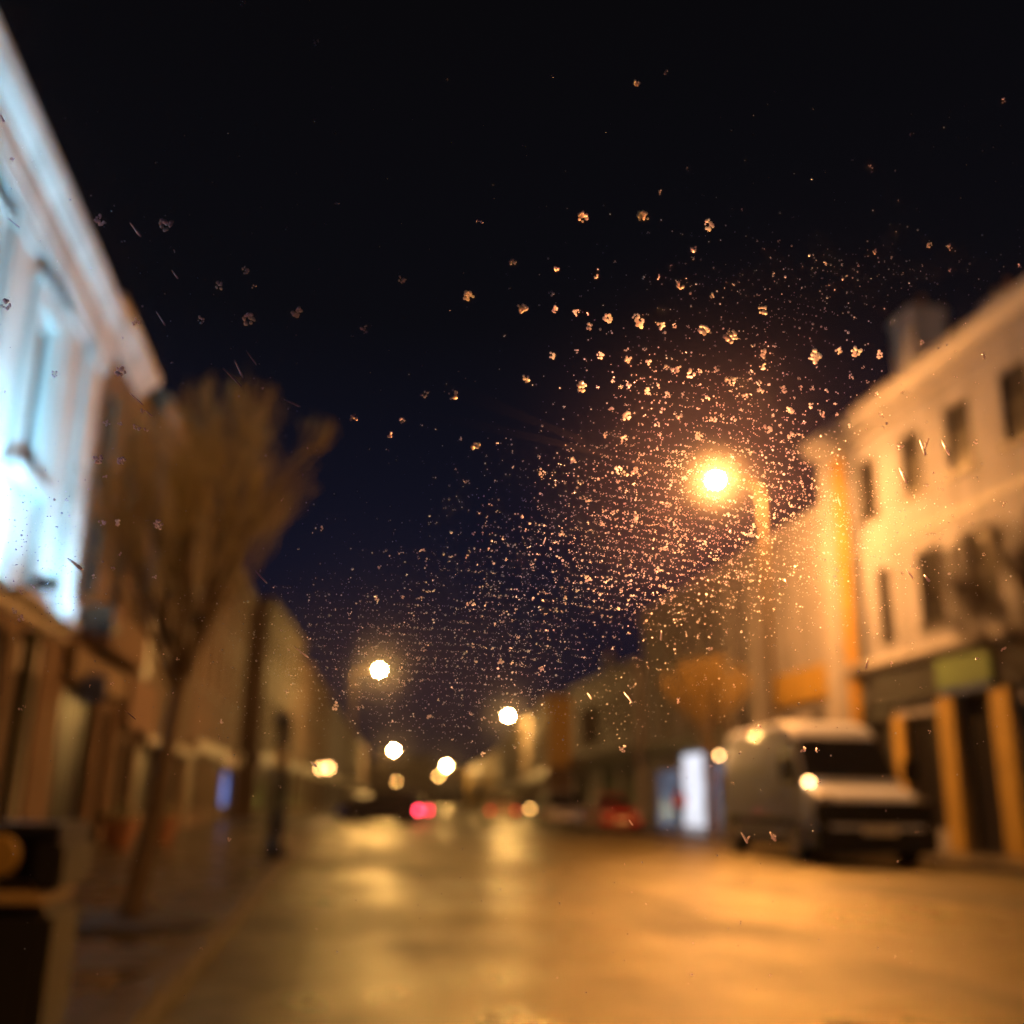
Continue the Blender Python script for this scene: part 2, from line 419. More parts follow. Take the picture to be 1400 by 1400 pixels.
# ---- LEFT 1: floodlit white classical building: world facade X=-5, Y 7.6 .. 19.1
LX = -5.0
def left_root(name, y0, label, x=LX, rz=R(90), cat='building'):
    return tag(empty(name, (x, y0, 0), rz), label, cat)
b = left_root('classical_building', 7.6, 'white classical building floodlit in blue, with pilasters and a deep cornice')
W = 11.45
b.scale.z = .985
holes = [(1.2, 2.3, 5.9, 8.2), (4.1, 5.2, 5.9, 8.2), (7.55, 8.45, 5.9, 8.3)]
wall_mesh(W, 10.2, 9, holes + [(1.0, 4.6, .5, 3.5), (5.2, 8.2, .5, 3.5), (9.0, 10.3, .1, 3.0)], z0=0).build('wall', M['white_stucco'], b)
for h in holes:
    window(b, *h, fm='dark_frame', bars=(2, 3), sill=False)
    s = MB(); a, bb, c, d = h
    s.box(a-.28, a-.01, -.12, .05, c-.1, d+.1, .01); s.box(bb+.01, bb+.28, -.12, .05, c-.1, d+.1, .01); s.box(a-.28, bb+.28, -.14, .05, d+.103, d+.4, .01)
    s.box(a-.36, bb+.36, -.19, .05, d+.403, d+.52, .02); s.box(a-.4, bb+.4, -.24, .05, c-.3, c-.103, .02)
    s.build('window_surround', M['white_stucco'], b)
# shop level in dark paint
s = MB().box(-.02, W+.02, -.06, .0, .0, .48).box(-.02, W+.02, -.05, .0, 3.52, 3.735)
for u0, u1 in ((0, .98), (4.62, 5.18), (8.22, 8.98), (10.32, W)): s.box(u0, u1, -.055, 0, .483, 3.517)
s.build('shopfront', M['brown_render'], b)
for a in [(1.0, 4.6, .5, 3.5), (5.2, 8.2, .5, 3.5), (9.0, 10.3, .1, 3.0)]:
    window(b, *a, fm='dark_frame', bars=(3, 1), sill=False, name='shop_window' if a[3] > 3.2 else 'door')
for u in (.5, 4.9, 8.6):
    MB().lathe([(.16, .12), (.16, .35), (.11, .4), (.10, 3.3), (.16, 3.4), (.16, 3.5)], (u, -.32, 0), 14).build('column', M['olive_paint'], b, smooth=True)
cornice_mesh(W+.02, [(0, 3.74), (.1, 3.77), (.1, 3.9), (.22, 3.96), (.26, 4.02), (.26, 4.1), (0, 4.15)], (1, .1)).build('ledge', M['white_stucco'], b)
for u in (.1, 2.95, 5.95, 9.0, 10.45):
    p = MB().box(u, u+.9, -.12, 0, 4.452, 8.85, .01).box(u-.08, u+.98, -.2, 0, 4.17, 4.45, .02).box(u-.06, u+.96, -.17, 0, 8.853, 9.05, .02)
    p.build('pilaster', M['white_stucco'], b)
cornice_mesh(W, [(.17, 9.055), (.2, 9.08), (.2, 9.3), (.22, 9.31), (.22, 9.75), (.27, 9.8), (.29, 9.9), (.36, 9.97), (.38, 10.12), (.40, 10.16), (.40, 10.26), (0, 10.36)], (1, 1)).build('cornice', M['white_stucco'], b)
roof_mesh(W, 9, 10.2, 1.6, 0).build('roof', M['slate'], b)
# floodlights on short arms just below its ledge, aimed up at the wall
for i, (yy, s_) in enumerate(((14.2, 1.0), (10.6, 1.0), (17.9, .42))):
    fl = tag(empty('floodlight', (LX+1.0, yy, 3.75), 0), ['floodlight below the ledge of the white building, where the blue glow is brightest', 'floodlight below the ledge of the white building, nearest the viewer', 'floodlight below the ledge by the far corner of the white building'][i], 'floodlight', 'floodlights on the white building')
    MB().box(-.12, .12, -.16, .16, -.02, .10, .01).box(-.135, -.12, -.175, .175, -.02, .125).box(.12, .135, -.175, .175, -.02, .125).box(-.12, .12, -.175, -.16, -.02, .125).box(-.12, .12, .16, .175, -.02, .125).tube((-.1, 0, .02), (-1.0, 0, -.1), .02, .02, 8).build('housing', M['iron'], fl)
    mm = M['flood'].copy(); mm.name = 'blue_white_flood_glow_%s' % 'abc'[i]
    mm.node_tree.nodes['Principled BSDF'].inputs['Emission Strength'].default_value *= s_
    MB().box(-.11, .11, -.14, .14, .101, .106).build('lens', mm, fl)

# ---- LEFT 2: brown building continuing the cornice Y 19.1..24.2
b = left_root('brown_building', 19.08, 'dark brown building under a pale cornice, right beside the floodlit white building')
W = 5.2
holes = [(.8, 1.8, 7.0, 8.9), (3.2, 4.2, 7.0, 8.9), (.8, 1.8, 4.3 + .6, 6.3), (3.2, 4.2, 4.9, 6.3)]
shop = [(.5, 3.4, .6, 3.0), (3.8, 4.8, .12, 2.9)]
wall_mesh(W, 10.1, 9, holes+shop).build('wall', M['brown_render'], b)
for h in holes: window(b, *h, fm='dark_frame')
window(b, *shop[0], fm='dark_frame', bars=(3, 1), sill=False, name='shop_window'); window(b, *shop[1], fm='dark_frame', bars=(1, 2), sill=False, name='door')
cornice_mesh(W-1.6, [(0, 9.75), (.1, 9.8), (.14, 10.0), (.3, 10.15), (.36, 10.25), (.36, 10.42), (.3, 10.5), (0, 10.58)], (.3, 1)).build('cornice', M['white_stucco'], b)
MB().box(0.2, 4.9, -.22, -.003, 3.1, 3.75, .02).build('fascia_board', M['tan_render'], b)
MB().box(1.2, 4.9, -.55, -.003, 3.78, 4.6, .04).build('awning_box', M['brown_render'], b)
roof_mesh(W, 9, 10.1, 1.5, 0).build('roof', M['slate'], b)
hs = tag(empty('hanging_sign', (LX+.02, 20.1, 2.75)), 'small dark blue sign hanging on a bracket outside the brown building', 'sign')
MB().tube((0, 0, .62), (.62, 0, .62), .018, .018).build('bracket', M['iron'], hs)
MB().box(.1, .6, -.03, .03, 0, .52, .02).build('board', M['sign_blue'], hs)

# ---- LEFT 3: tan building Y 24.9..36, LEFT 4: pink building 36..52.6 with the pale shopfronts
b = left_root('tan_building', 24.7, 'tan rendered building behind the bare tree, with a pale sign board above its shop')
W = 11.0
holes = [(1.0+i*2.6, 2.0+i*2.6, z, z+1.9) for i in range(4) for z in (4.8, 7.6)]
shop = [(.4, 1.5, .12, 2.3), (2.2, 6.0, .6, 2.3), (6.6, 10.4, .6, 2.3)]
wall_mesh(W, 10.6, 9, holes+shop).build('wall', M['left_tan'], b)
for h in holes: window(b, *h)
for i, h in enumerate(shop): window(b, *h, fm='cream_paint', bars=(1 if i == 0 else 3, 1), sill=False, name='door' if i == 0 else 'shop_window')
MB().box(.1, 3.6, -.16, -.003, 2.6, 3.8, .02).build('sign_board', M['pink_render'], b)
MB().box(1.3, 2.1, -.12, -.003, 3.85, 9.9, .01).build('pilaster', M['cream_paint'], b)
MB().box(2.0, 10.9, -.3, -.003, 2.35, 2.58, .02).build('shop_cornice', M['cream_paint'], b)
for u in (1.75, 6.15, 10.5): MB().box(u, u+.35, -.12, -.003, .12, 2.34, .01).build('shop_pilaster', M['cream_paint'], b)
cornice_mesh(W, [(0, 10.2), (.2, 10.3), (.3, 10.5), (.3, 10.7), (0, 10.75)]).build('cornice', M['tan_render'], b)
roof_mesh(W, 9, 10.6, 1.8, 0).build('roof', M['slate'], b)

b = left_root('pink_building', 35.8, 'pinkish rendered building with a pale shopfront and a blue lit doorway under a red sign')
W = 16.6
holes = [(1.2+i*3.0, 2.3+i*3.0, z, z+2.0) for i in range(5) for z in (4.9, 7.8)]
shop = [(.6, 4.2, .6, 2.4), (4.9, 8.4, .6, 2.4), (9.8, 11.0, .12, 2.3), (11.1, 14.4, .7, 2.25), (15.1, 16.2, .12, 2.4)]
wall_mesh(W, 10.7, 9, holes+shop).build('wall', M['pink_render'], b)
for h in holes: window(b, *h)
for i, h in enumerate(shop):
    window(b, *h, fm=['cream_paint', 'cream_paint', 'dark_paint', 'dark_paint', 'cream_paint'][i], pane='screen_blue' if i == 3 else 'glass', bars=(3 if i < 2 else 1, 1), sill=False, name='door' if i in (2, 4) else 'shop_window')
MB().box(9.3, 14.9, -.2, -.003, 2.42, 3.0, .02).build('sign_board', M['sign_red'], b)
MB().box(.1, 9.2, -.3, -.003, 2.55, 3.0, .02).build('shop_cornice', M['cream_paint'], b)
MB().box(15.0, 16.5, -.3, -.003, 2.6, 3.2, .02).build('door_hood', M['cream_paint'], b)
for u in (.05, 4.3, 8.5): MB().box(u, u+.5, -.12, -.003, .12, 2.54, .01).build('shop_pilaster', M['cream_paint'], b)
for u in (8.55+.5, 14.6): MB().box(u, u+.35, -.14, -.003, .12, 2.41, .01).build('shop_pilaster', M['dark_paint'], b)
cornice_mesh(W, [(0, 10.2), (.2, 10.3), (.3, 10.5), (.3, 10.8), (0, 10.85)]).build('cornice', M['pink_render'], b)
roof_mesh(W, 9, 10.7, 1.8, 0).build('roof', M['slate'], b)
chimney(b, 14.5, 4.5, 11.5, 13.6)

# generic plainer terrace building following a line from (x0,y0) to (x1,y1); side=-1 left of the street, +1 right
def terrace(p0, p1, side, H, wall, label, floors=2, name='terrace_house', shopm='dark_paint', win='frame', lit=(), D=9, chim=(.8,)):
    p0 = Vector(p0); p1 = Vector(p1)
    if side > 0: p0, p1 = p1, p0
    d = p1-p0; W = d.length
    rz = math.atan2(d.y, d.x)
    b = tag(empty(name, (p0.x, p0.y, 0), rz), label, 'building')
    n = max(2, int(W/2.7)); gz = 3.6; holes = []
    fh = (H-gz-.5)/floors
    for f in range(floors):
        for i in range(n):
            u = (i+.5)*W/n; holes.append((u-.5, u+.5, gz+f*fh+.75, gz+f*fh+.75+min(1.9, fh-1.0)))
    ns = max(1, int(W/5)); shop = []
    for i in range(ns):
        a = i*W/ns; shop += [(a+.35, a+W/ns-1.55, .6, 2.7), (a+W/ns-1.3, a+W/ns-.35, .12, 2.7)]
    wall_mesh(W, H, D, holes+shop).build('wall', M[wall], b)
    for k, h in enumerate(holes): window(b, *h, fm=win, pane='warm_window' if k in lit else 'glass')
    for k, h in enumerate(shop): window(b, *h, fm=shopm, sill=False, bars=(2, 1), name='door' if k % 2 else 'shop_window')
    for i in range(ns): MB().box(i*W/ns+.1, (i+1)*W/ns-.1, -.18, -.003, 2.8, 3.4, .02).build('fascia_board', M[shopm], b)
    cornice_mesh(W, [(0, H-.3), (.15, H-.2), (.22, H+.02), (.22, H+.12), (0, H+.14)]).build('cornice', M[wall], b)
    roof_mesh(W, D, H, 1.9, 0).build('roof', M['slate'], b)
    for c in chim: chimney(b, c*W, D/2, H+1.2, H+3.0)
    return b
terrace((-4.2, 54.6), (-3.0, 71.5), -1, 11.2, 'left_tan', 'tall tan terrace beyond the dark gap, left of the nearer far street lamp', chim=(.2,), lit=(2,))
terrace((-2.95, 72.0), (-1.4, 96), -1, 10.2, 'pink_render', 'dull pinkish terrace at the far end of the left row', chim=(.1, .9), lit=())
terrace((-1.3, 97), (2.0, 150), -1, 9.5, 'grey_render', 'dark grey distant terrace where the left row bends right', chim=(.4,), lit=(3,))
terrace((2.1, 151), (5.6, 215), -1, 9.5, 'brown_render', 'farthest brown terrace of the left row, past the bend', chim=(.5,))

# ---- RIGHT 1: large cream building X=15, Y 8..29.8 (local x runs towards the viewer)
RX = 15.0
b = tag(empty('cream_building', (RX, 29.8, 0), R(-90)), 'large cream rendered building on the right with two rows of tall windows over dark shopfronts', 'building')
W = 25.0
def ry(y): return 29.8-y          # world Y to local x
holes = []
for yc in (27.1, 24.65, 22.4, 20.1, 17.6, 15.1, 12.6):
    holes.append((ry(yc)-.52, ry(yc)+.52, 9.35, 11.15))
for yc in (26.65, 24.3, 22.0, 19.6, 17.1, 14.6):
    holes.append((ry(yc)-(.36 if yc == 26.65 else .58), ry(yc)+(.36 if yc == 26.65 else .58), 5.75, 7.75))
shop = [(ry(28.9), ry(26.8), .7, 3.5), (ry(26.0), ry(24.45), .6, 3.5), (ry(23.5), ry(22.2), .12, 3.8), (ry(21.3), ry(17.5), .6, 3.5), (ry(17.0), ry(13.5), .6, 3.5), (ry(13), ry(9.5), .6, 3.5)]
wall_mesh(W, 12.5, 10, holes+shop).build('wall', M['peach_stucco'], b)
for h in holes: window(b, *h, fm='dark_frame', bars=(2, 2))
for i, h in enumerate(shop): window(b, *h, fm='dark_paint', bars=(2 if i != 2 else 1, 1), sill=False, name='door' if i == 2 else 'shop_window')
# dark cladding of the shop level
s = MB().box(ry(28.0), W, -.14, -.003, 3.85, 4.75)
s.box(ry(29.0), ry(26.62), -.08, -.003, 3.52, 3.84); s.box(ry(26.0), W, -.08, -.003, 3.82, 3.846)
s.box(ry(21.28), ry(21.0)+20, -.08, -.003, 0, .58)
s.build('shopfront', M['dark_paint'], b)
for yc, ww, zz in ((26.3, .55, 3.5), (23.98, .72, 3.8), (21.75, .72, 3.8), (17.25, .5, 3.8)):
    MB().box(ry(yc)-ww/2, ry(yc)+ww/2, -.16, -.003, .12, zz, .02).build('shop_pilaster', M['ochre_paint'], b)
cornice_mesh(ry(8)-ry(28.4), [(0, 4.76), (.25, 4.8), (.35, 4.95), (.35, 5.08), (.12, 5.2), (0, 5.24)], (1, 0)).build('ledge', M['peach_trim'], b).location.x = ry(28.4)
MB().box(ry(28.4), W, -.05, -.003, 8.25, 8.42, .01).build('string_course', M['peach_trim'], b)
cornice_mesh(W, [(0, 11.75), (.1, 11.8), (.1, 12.0), (.3, 12.1), (.42, 12.3), (.5, 12.45), (.5, 12.62), (0, 12.7)], (1, 0)).build('cornice', M['peach_trim'], b)
MB().box(.02, W, .1, .38, 12.4, 12.95, .01).build('parapet', M['peach_trim'], b)
MB().box(-.12, .5, -.14, -.003, .12, 11.7, .02).build('corner_pilaster', M['peach_trim'], b)
MB().box(.80, 1.04, -.09, -.003, .12, 11.72, .02).build('painted_strip', M['orange_paint'], b)
MB().tube((1.36, -.1, .3), (1.36, -.1, 11.8), .07, .07, 10).build('drainpipe', M['orange_paint'], b)
roof_mesh(W, 10, 12.2, 2.0, 0).build('roof', M['slate'], b)
chimney(b, ry(25.9), 1.4, 12.3, 15.5, 1.2, 1.1, 'white_stucco')
chimney(b, ry(24.3), 3.2, 12.6, 15.4, 1.1, .9, 'grey_render')
chimney(b, .35, 2.0, 12.2, 13.5, .6, .7, 'white_stucco')
ps = tag(empty('shop_sign', (RX-.142, 22.95, 4.0)), 'square greenish sign with a blue lower strip above the shop door', 'sign')
MB().box(-.1, -.005, -1.15, 1.15, .0, .74, .02).build('upper_panel', M['sign_green'], ps)
MB().box(-.08, -.005, -1.1, 1.1, -.16, -.01, .02).build('lower_panel', M['sign_blue'], ps)

# ---- RIGHT 2: lower dull building Y 30.2..52
b = tag(empty('ochre_trimmed_building', (RX+.35, 52.0, 0), R(-90)), 'plain tan building with an ochre sign, behind the van and the street lamp', 'building')
W = 21.9
def r2(y): return 52.0-y
holes = [(r2(y)-.5, r2(y)+.5, 7.6, 9.3) for y in (47, 42.5)] + [(r2(y)-.5, r2(y)+.5, 4.3, 6.1) for y in (48.5, 45)] + [(r2(32.2)-.5, r2(32.2)+.5, 2.9, 4.2), (r2(34.4)-.4, r2(34.4)+.4, 2.9, 4.2)]
shop = [(r2(50.4), r2(46.6), .15, 2.7), (r2(46.5), r2(43.4), .15, 3.35), (r2(43.3), r2(41.0), .15, 2.9), (r2(39), r2(36), .6, 2.5), (r2(34.5), r2(31), .5, 2.5)]
wall_mesh(W, 10.7, 10, holes+shop).build('wall', M['grey_render'], b)
for h in holes: window(b, *h, fm='dark_frame')
window(b, *shop[0], fm='dark_frame', pane='shop_blue', bars=(2, 1), sill=False, name='shop_window')
window(b, *shop[1], fm='frame', pane='shop_white', bars=(1, 1), sill=False, name='lit_doorway')
window(b, *shop[2], fm='dark_frame', pane='shop_blue', bars=(1, 1), sill=False, name='shop_window')
window(b, *shop[3], fm='dark_frame', bars=(2, 1), sill=False, name='shop_window'); window(b, *shop[4], fm='dark_frame', bars=(2, 1), sill=False, name='shop_window')
MB().box(.2, r2(40.2), -.25, -.003, 3.4, 4.0, .02).build('fascia_board', M['dark_paint'], b)
MB().box(r2(35.2), r2(31.2), -.14, -.003, 4.5, 5.6, .02).build('sign_board', M['ochre_paint'], b)
for yy in (39.8, 37.2, 30.8): MB().box(r2(yy)-.3, r2(yy)+.3, -.12, -.003, .12, 9.9, .02).build('pilaster', M['peach_trim'], b)
cornice_mesh(W, [(0, 10.2), (.12, 10.3), (.2, 10.5), (.2, 10.72), (0, 10.8)]).build('cornice', M['grey_render'], b)
roof_mesh(W, 10, 10.7, 1.2, 0).build('roof', M['slate'], b)

# ---- RIGHT 3: low building 52.3..67.8
b = tag(empty('low_building', (RX, 67.8, 0), R(-90)), 'low grey building with a wide dark upper window, beyond the plain tan building', 'building')
W = 15.4
holes = [(2.2, 7.6, 4.6, 6.9), (9.6, 10.8, 5.0, 6.9), (12.8, 14.0, 5.0, 6.9)]
shop = [(.6, 5.0, .6, 3.0), (5.6, 6.8, .12, 2.9), (7.6, 11.4, .6, 3.0), (12, 14.8, .6, 3.0)]
wall_mesh(W, 8.3, 9, holes+shop).build('wall', M['grey_render'], b)
for h in holes: window(b, *h, fm='dark_frame', bars=(3, 2))
for i, h in enumerate(shop): window(b, *h, fm='dark_paint', bars=(2, 1), sill=False, name='door' if i == 1 else 'shop_window')
MB().box(.1, 15.2, -.2, -.003, 3.1, 4.0, .02).build('fascia_board', M['dark_paint'], b)
cornice_mesh(W, [(0, 8.0), (.12, 8.05), (.22, 8.3), (.22, 8.45), (0, 8.5)]).build('cornice', M['grey_render'], b)
roof_mesh(W, 9, 8.3, 1.4, 0).build('roof', M['slate'], b)
# ---- RIGHT 4: projecting building whose end wall, coloured as if lamplit, faces the viewer
t_w = math.hypot(3.7, 27.7)
t = terrace((13.5, 68.3), (17.2, 96), 1, 8.0, 'brown_render', 'brown house with an end wall tinted lamplit orange that steps forward past the low building', floors=1, chim=(.9,), shopm='dark_paint')
MB().box(t_w, t_w+.03, .02, 1.6, 3.4, 7.9).build('lit_wall_tint', M['orange_paint'], t)  # orange panel stands in for lamplight on the end wall
terrace((17.4, 97), (22.6, 150), 1, 9.0, 'tan_render', 'distant tan terrace on the right beyond the brown house with the lamplit orange tint', chim=(.5,), lit=(1, 6))
terrace((22.8, 151), (30.5, 258), 1, 8.5, 'ochre_paint', 'farthest ochre terrace on the right side of the street', chim=(.3, .7), lit=(2,))
for i, (x0, x1, yy, H, mt_) in enumerate(((5, 16, 290, 10, 'brown_render'), (16.5, 26, 300, 12, 'tan_render'), (26.5, 40, 296, 9, 'grey_render'), (40.5, 54, 305, 11, 'brown_render'))):
    terrace((x0, yy), (x1, yy), -1, H, mt_, ['low brown house closing the far end of the street, leftmost', 'tall tan house closing the far end of the street', 'low grey house closing the far end of the street', 'tall brown house closing the far end of the street, rightmost'][i], lit=(0,) if i == 1 else ())

# ------------------------------------------------------------------ street lamps
def street_lamp(x, y, h, arm, label, lampm='lamp', r=.13, poler=.085, name='street_lamp', polem='pole', base_z=PZ):
    l = tag(empty(name, (x, y, base_z)), label, 'street lamp', 'street lamps along the road')
    H = h-base_z
    MB().lathe([(poler*1.9, 0), (poler*1.9, 1.2), (poler*1.3, 1.35), (poler, 1.4), (poler*.75, H-.1)], n=14).build('pole', M[polem], l, smooth=False)
    pts = [(0, 0, H-.12), (arm*.12, 0, H+.12), (arm*.4, 0, H+.26), (arm*.8, 0, H+.3), (arm, 0, H+.3)]
    MB().path(pts, [poler*.75, .05, .045, .04, .04], 8).build('arm', M[polem], l)
    s = 1 if arm > 0 else -1
    hd = MB().lathe([(.02, -.42), (.1, -.38), (.16, -.2), (.17, .1), (.12, .3), (.03, .36)], (arm, 0, H+.32), 14, 'x')
    hd.v = [(a, b_, H+.32+(c-H-.32)*.55) for a, b_, c in hd.v]
    h_ = hd.build('lamp_head', M['iron'], l, smooth=True)
    bl = MB().lathe([(.02, -r*1.15), (r*.55, -r), (r*.9, -r*.55), (r, 0), (r*.8, .04)], (arm, 0, H+.26), 16)
    bl.build('bulb_bowl', M[lampm], h_, smooth=True)
    return l
street_lamp(12.05, 28, 10.3, -1.45, 'tall street lamp on the right behind the van, its light the largest glow', r=.13)
street_lamp(.55, 69, 9.25, 1.6, 'street lamp on the left side, second largest glow', 'lamp_far', .17)
street_lamp(17.2, 101, 9.1, -1.3, 'street lamp on the far right side of the road, right of centre', 'lamp_far', .19)
street_lamp(6.9, 178, 9.1, 1.7, 'far street lamp on the left side, below the second largest glow', 'lamp_far', .22)
street_lamp(26.0, 250, 9.1, -1.3, 'far street lamp near the end of the street, left of the right hand lamp', 'lamp_far', .24)
street_lamp(-1.25, -4.0, 9.5, 1.6, 'street lamp beside the viewer on the left kerb, outside the photograph', 'lamp_near', .13)
street_lamp(12.1, -5.0, 9.8, -1.45, 'street lamp opposite the viewer on the right kerb, outside the photograph', 'lamp_side', .13)
# smaller, dimmer lights far along the street
def proj_at(px, py, Y):
    d = _D + _R*((px-700)/F) + _U*((700-py)/F); t = Y/d.y
    return (d.x*t, Y, CH+d.z*t)
for i, (px, py, Y, lab) in enumerate(((597, 1062, 200, 'dim low lamp under the farthest bright street lamp'), (539, 1070, 170, 'faintest low lamp under the far left street lamp'))):
    x_, y_, z_ = proj_at(px, py, Y)
    street_lamp(x_, y_, z_-.1, .35, lab, 'lamp_dim', .2 if i == 0 else .13, name='low_street_lamp', base_z=0 if i == 0 else 0)
for (px, py, Y, lab, r_) in ((449, 1050, 69.5, 'amber wall lantern on the left row, right of a pair', .15), (438, 1051, 67.5, 'amber wall lantern on the left row, left of a pair', .10)):
    x_, y_, z_ = proj_at(px, py, Y)
    xw = -4.2+(Y-54.6)*(1.2/16.9)
    l = tag(empty('wall_lantern', (x_, y_, z_)), lab, 'lantern', 'wall lanterns on the left row')
    MB().path([(xw-x_, 0, .28), ((xw-x_)*.5, 0, .34), (0, 0, .25)], [.03, .025, .02], 6).build('bracket', M['iron'], l)
    MB().lathe([(.02, .3), (r_*1.2, .17), (r_*1.1, .14)][::-1], n=10).build('cap', M['iron'], l)
    MB().lathe([(r_*.5, -.14), (r_, 0), (r_*.95, .13)], n=10).build('lamp_glass', M['lantern_glow'], l)

# dark post near the left kerb
p = tag(empty('dark_post', (-1.02, 18.6, PZ)), 'thick dark post standing at the left kerb', 'post')
MB().lathe([(.2, 0), (.2, .25), (.15, .35), (.12, .9), (.11, 2.15), (.16, 2.2), (.16, 2.35), (.12, 2.42), (.03, 2.5)], n=16).build('shaft', M['iron'], p, smooth=False)
MB().box(-.09, .09, -.14, -.11, 1.5, 1.85, .005).build('plate', M['bin_band'], p)

# ------------------------------------------------------------------ trees
def grow_tree(name, loc, label, h0, trunk_r, crown_c, crown_r, n_limbs=9, seed=1, twm='twig', lean=(0, 0), levels=4, scale=1.0, dens=1.0, group=None):
    rnd = random.Random(seed)
    root = tag(empty(name, loc), label, 'tree', group)
    tr = MB(); tw = MB()
    cc = Vector(crown_c); cr_ = Vector(crown_r)
    top = Vector((lean[0], lean[1], h0))
    pts = [Vector((0, 0, -.05)), Vector((lean[0]*.15, lean[1]*.15, h0*.08)), Vector((lean[0]*.5+.02, lean[1]*.5, h0*.5)), top]
    tr.path(pts, [trunk_r*1.5, trunk_r*1.1, trunk_r*.9, trunk_r*.75], 12)
    def inside(p):
        q = p-cc; return (q.x/cr_.x)**2+(q.y/cr_.y)**2+(q.z/cr_.z)**2
    def branch(p, d, ln, r, lev):
        n = 4; q = p.copy(); pp = [q.copy()]; rr = [r]; dd = d.copy()
        for k in range(n):
            dd = (dd + Vector((rnd.uniform(-1, 1), rnd.uniform(-1, 1), rnd.uniform(-.6, 1)))*.16 + Vector((0, 0, .05))).normalized()
            q = q+dd*ln/n; pp.append(q.copy()); rr.append(max(r*(1-.55*(k+1)/n), .0022*scale))
            if inside(q) > 1.15 and lev > 0: break
        (tr if lev <= 1 else tw).path(pp, rr, 6 if lev <= 1 else 3)
        if lev >= levels: return
        m_ = {0: 5, 1: 6, 2: 6, 3: 5}.get(lev, 4)
        m_ = max(2, int(round(m_*dens)))
        for j in range(m_):
            t = rnd.uniform(.25, 1.0) if j else 1.0
            k = min(int(t*(len(pp)-1)), len(pp)-2) if len(pp) > 1 else 0
            o = pp[k].lerp(pp[k+1], t*(len(pp)-1)-k if t < 1 else 1)
            if inside(o) > 1.25: continue
            sp_ = Vector((rnd.gauss(0, 1), rnd.gauss(0, 1), rnd.gauss(0, .7))).normalized()
            out = (o-cc); out.z *= .3
            nd = (dd*1.1 + sp_*.62 + out.normalized()*.18 + Vector((0, 0, .28))).normalized()
            branch(o, nd, ln*rnd.uniform(.5, .72), max(r*.5, .003*scale), lev+1)
    for i in range(n_limbs):
        a = 2*math.pi*i/n_limbs + rnd.uniform(-.3, .3); el = rnd.uniform(.35, 1.35)
        tgt = cc + Vector((math.cos(a)*cr_.x*math.cos(el)*.9, math.sin(a)*cr_.y*math.cos(el)*.9, cr_.z*(math.sin(el)*1.0-.1)))
        d = (tgt-top); ln = d.length*.62
        branch(top+Vector((0, 0, rnd.uniform(-.25, .0))), d.normalized(), ln, trunk_r*.33, 0)
    tr.build('trunk', M['bark'], root, smooth=True); tw.build('crown', M[twm], root)
    return root
grow_tree('bare_tree', (-1.62, 9.2, PZ), 'bare winter tree on the left pavement in front of the brown building', 1.95, .085, (.28, 0, 3.05), (1.5, 1.2, 1.5), n_limbs=12, seed=6, lean=(.22, 0), dens=.74)
grow_tree('bare_tree', (14.0, 18.3, PZ), 'bare tree at the right edge in front of the cream building', 3.0, .11, (-.6, 0, 4.6), (2.1, 1.6, 1.9), n_limbs=11, seed=9, twm='bark', dens=1.0, scale=1.4)
grow_tree('bare_tree', (13.35, 37.0, PZ), 'dense goblet shaped tree between the bright doorway and the street lamp', 2.6, .13, (0, 0, 4.75), (1.75, 1.7, 1.55), n_limbs=9, seed=12, twm='twig_far', scale=1.7, dens=.85)
# tree pit
tag(MB().lathe([(.72, 0), (.72, .03), (.66, .045), (.1, .05)], (-1.62, 9.2, PZ+.001), 28).build('tree_pit', M['soil']), 'round dark patch of soil around the foot of the left tree', 'tree pit')

# ------------------------------------------------------------------ litter bin, planters
b = tag(empty('litter_bin', (-1.37, 4.75, PZ)), 'black litter bin with a brass band at the lower left edge', 'bin')
MB().box(-.29, .29, -.25, .25, .03, .56, .04).build('body', M['bin'], b)
MB().box(-.3, .25, -.262, .26, .562, .615, .012).build('band', M['bin_band'], b)
hd = MB(); hd.box(-.31, -.19, -.27, .27, .62, .80, .02); hd.box(.19, .31, -.27, .27, .62, .80, .02); hd.box(-.31, .31, -.27, .27, .803, .87, .03); hd.box(-.2, .2, .2, .26, .62, .80)
hd.build('hood', M['bin'], b)
MB().lathe([(.07, -.012), (.085, 0), (.03, .012)], (.07, -.285, .75), 16, 'y').build('amber_reflection', M['ochre_paint'], b)  # ochre disc: an amber reflection painted as a shape on the bin
def planter(x, y, lab, s=1.0, seed=0):
    rnd = random.Random(seed)
    pl = tag(empty('planter', (x, y, PZ)), lab, 'planter', 'planters by the left shopfronts')
    MB().lathe([(.2*s, 0), (.3*s, .42*s), (.33*s, .43*s), (.33*s, .5*s), (.27*s, .49*s)], n=16).build('pot', M['terracotta'], pl)
    lf = MB(); ft = MB()
    for i in range(140):
        a = rnd.uniform(0, 6.28); rr = rnd.uniform(0, .34)*s; z = .48*s+rnd.uniform(0, .42)*s*(1-rr/.5)
        c = Vector((rr*math.cos(a), rr*math.sin(a), z)); u = Vector((rnd.gauss(0, 1), rnd.gauss(0, 1), rnd.gauss(0, 1))).normalized()*.06; v = u.orthogonal().normalized()*.03
        (ft if i % 6 == 0 else lf).add([c-u, c+v, c+u, c-v], [(0, 1, 2, 3)])
    lf.build('foliage', M['leaf'], pl); ft.build('flowers', M['petal'], pl)
planter(-4.2, 21.9, 'planter by the left shop wall, nearer of two', 1.1, 1); planter(-3.9, 24.9, 'planter by the left shop wall, farther of two', 1.1, 2)

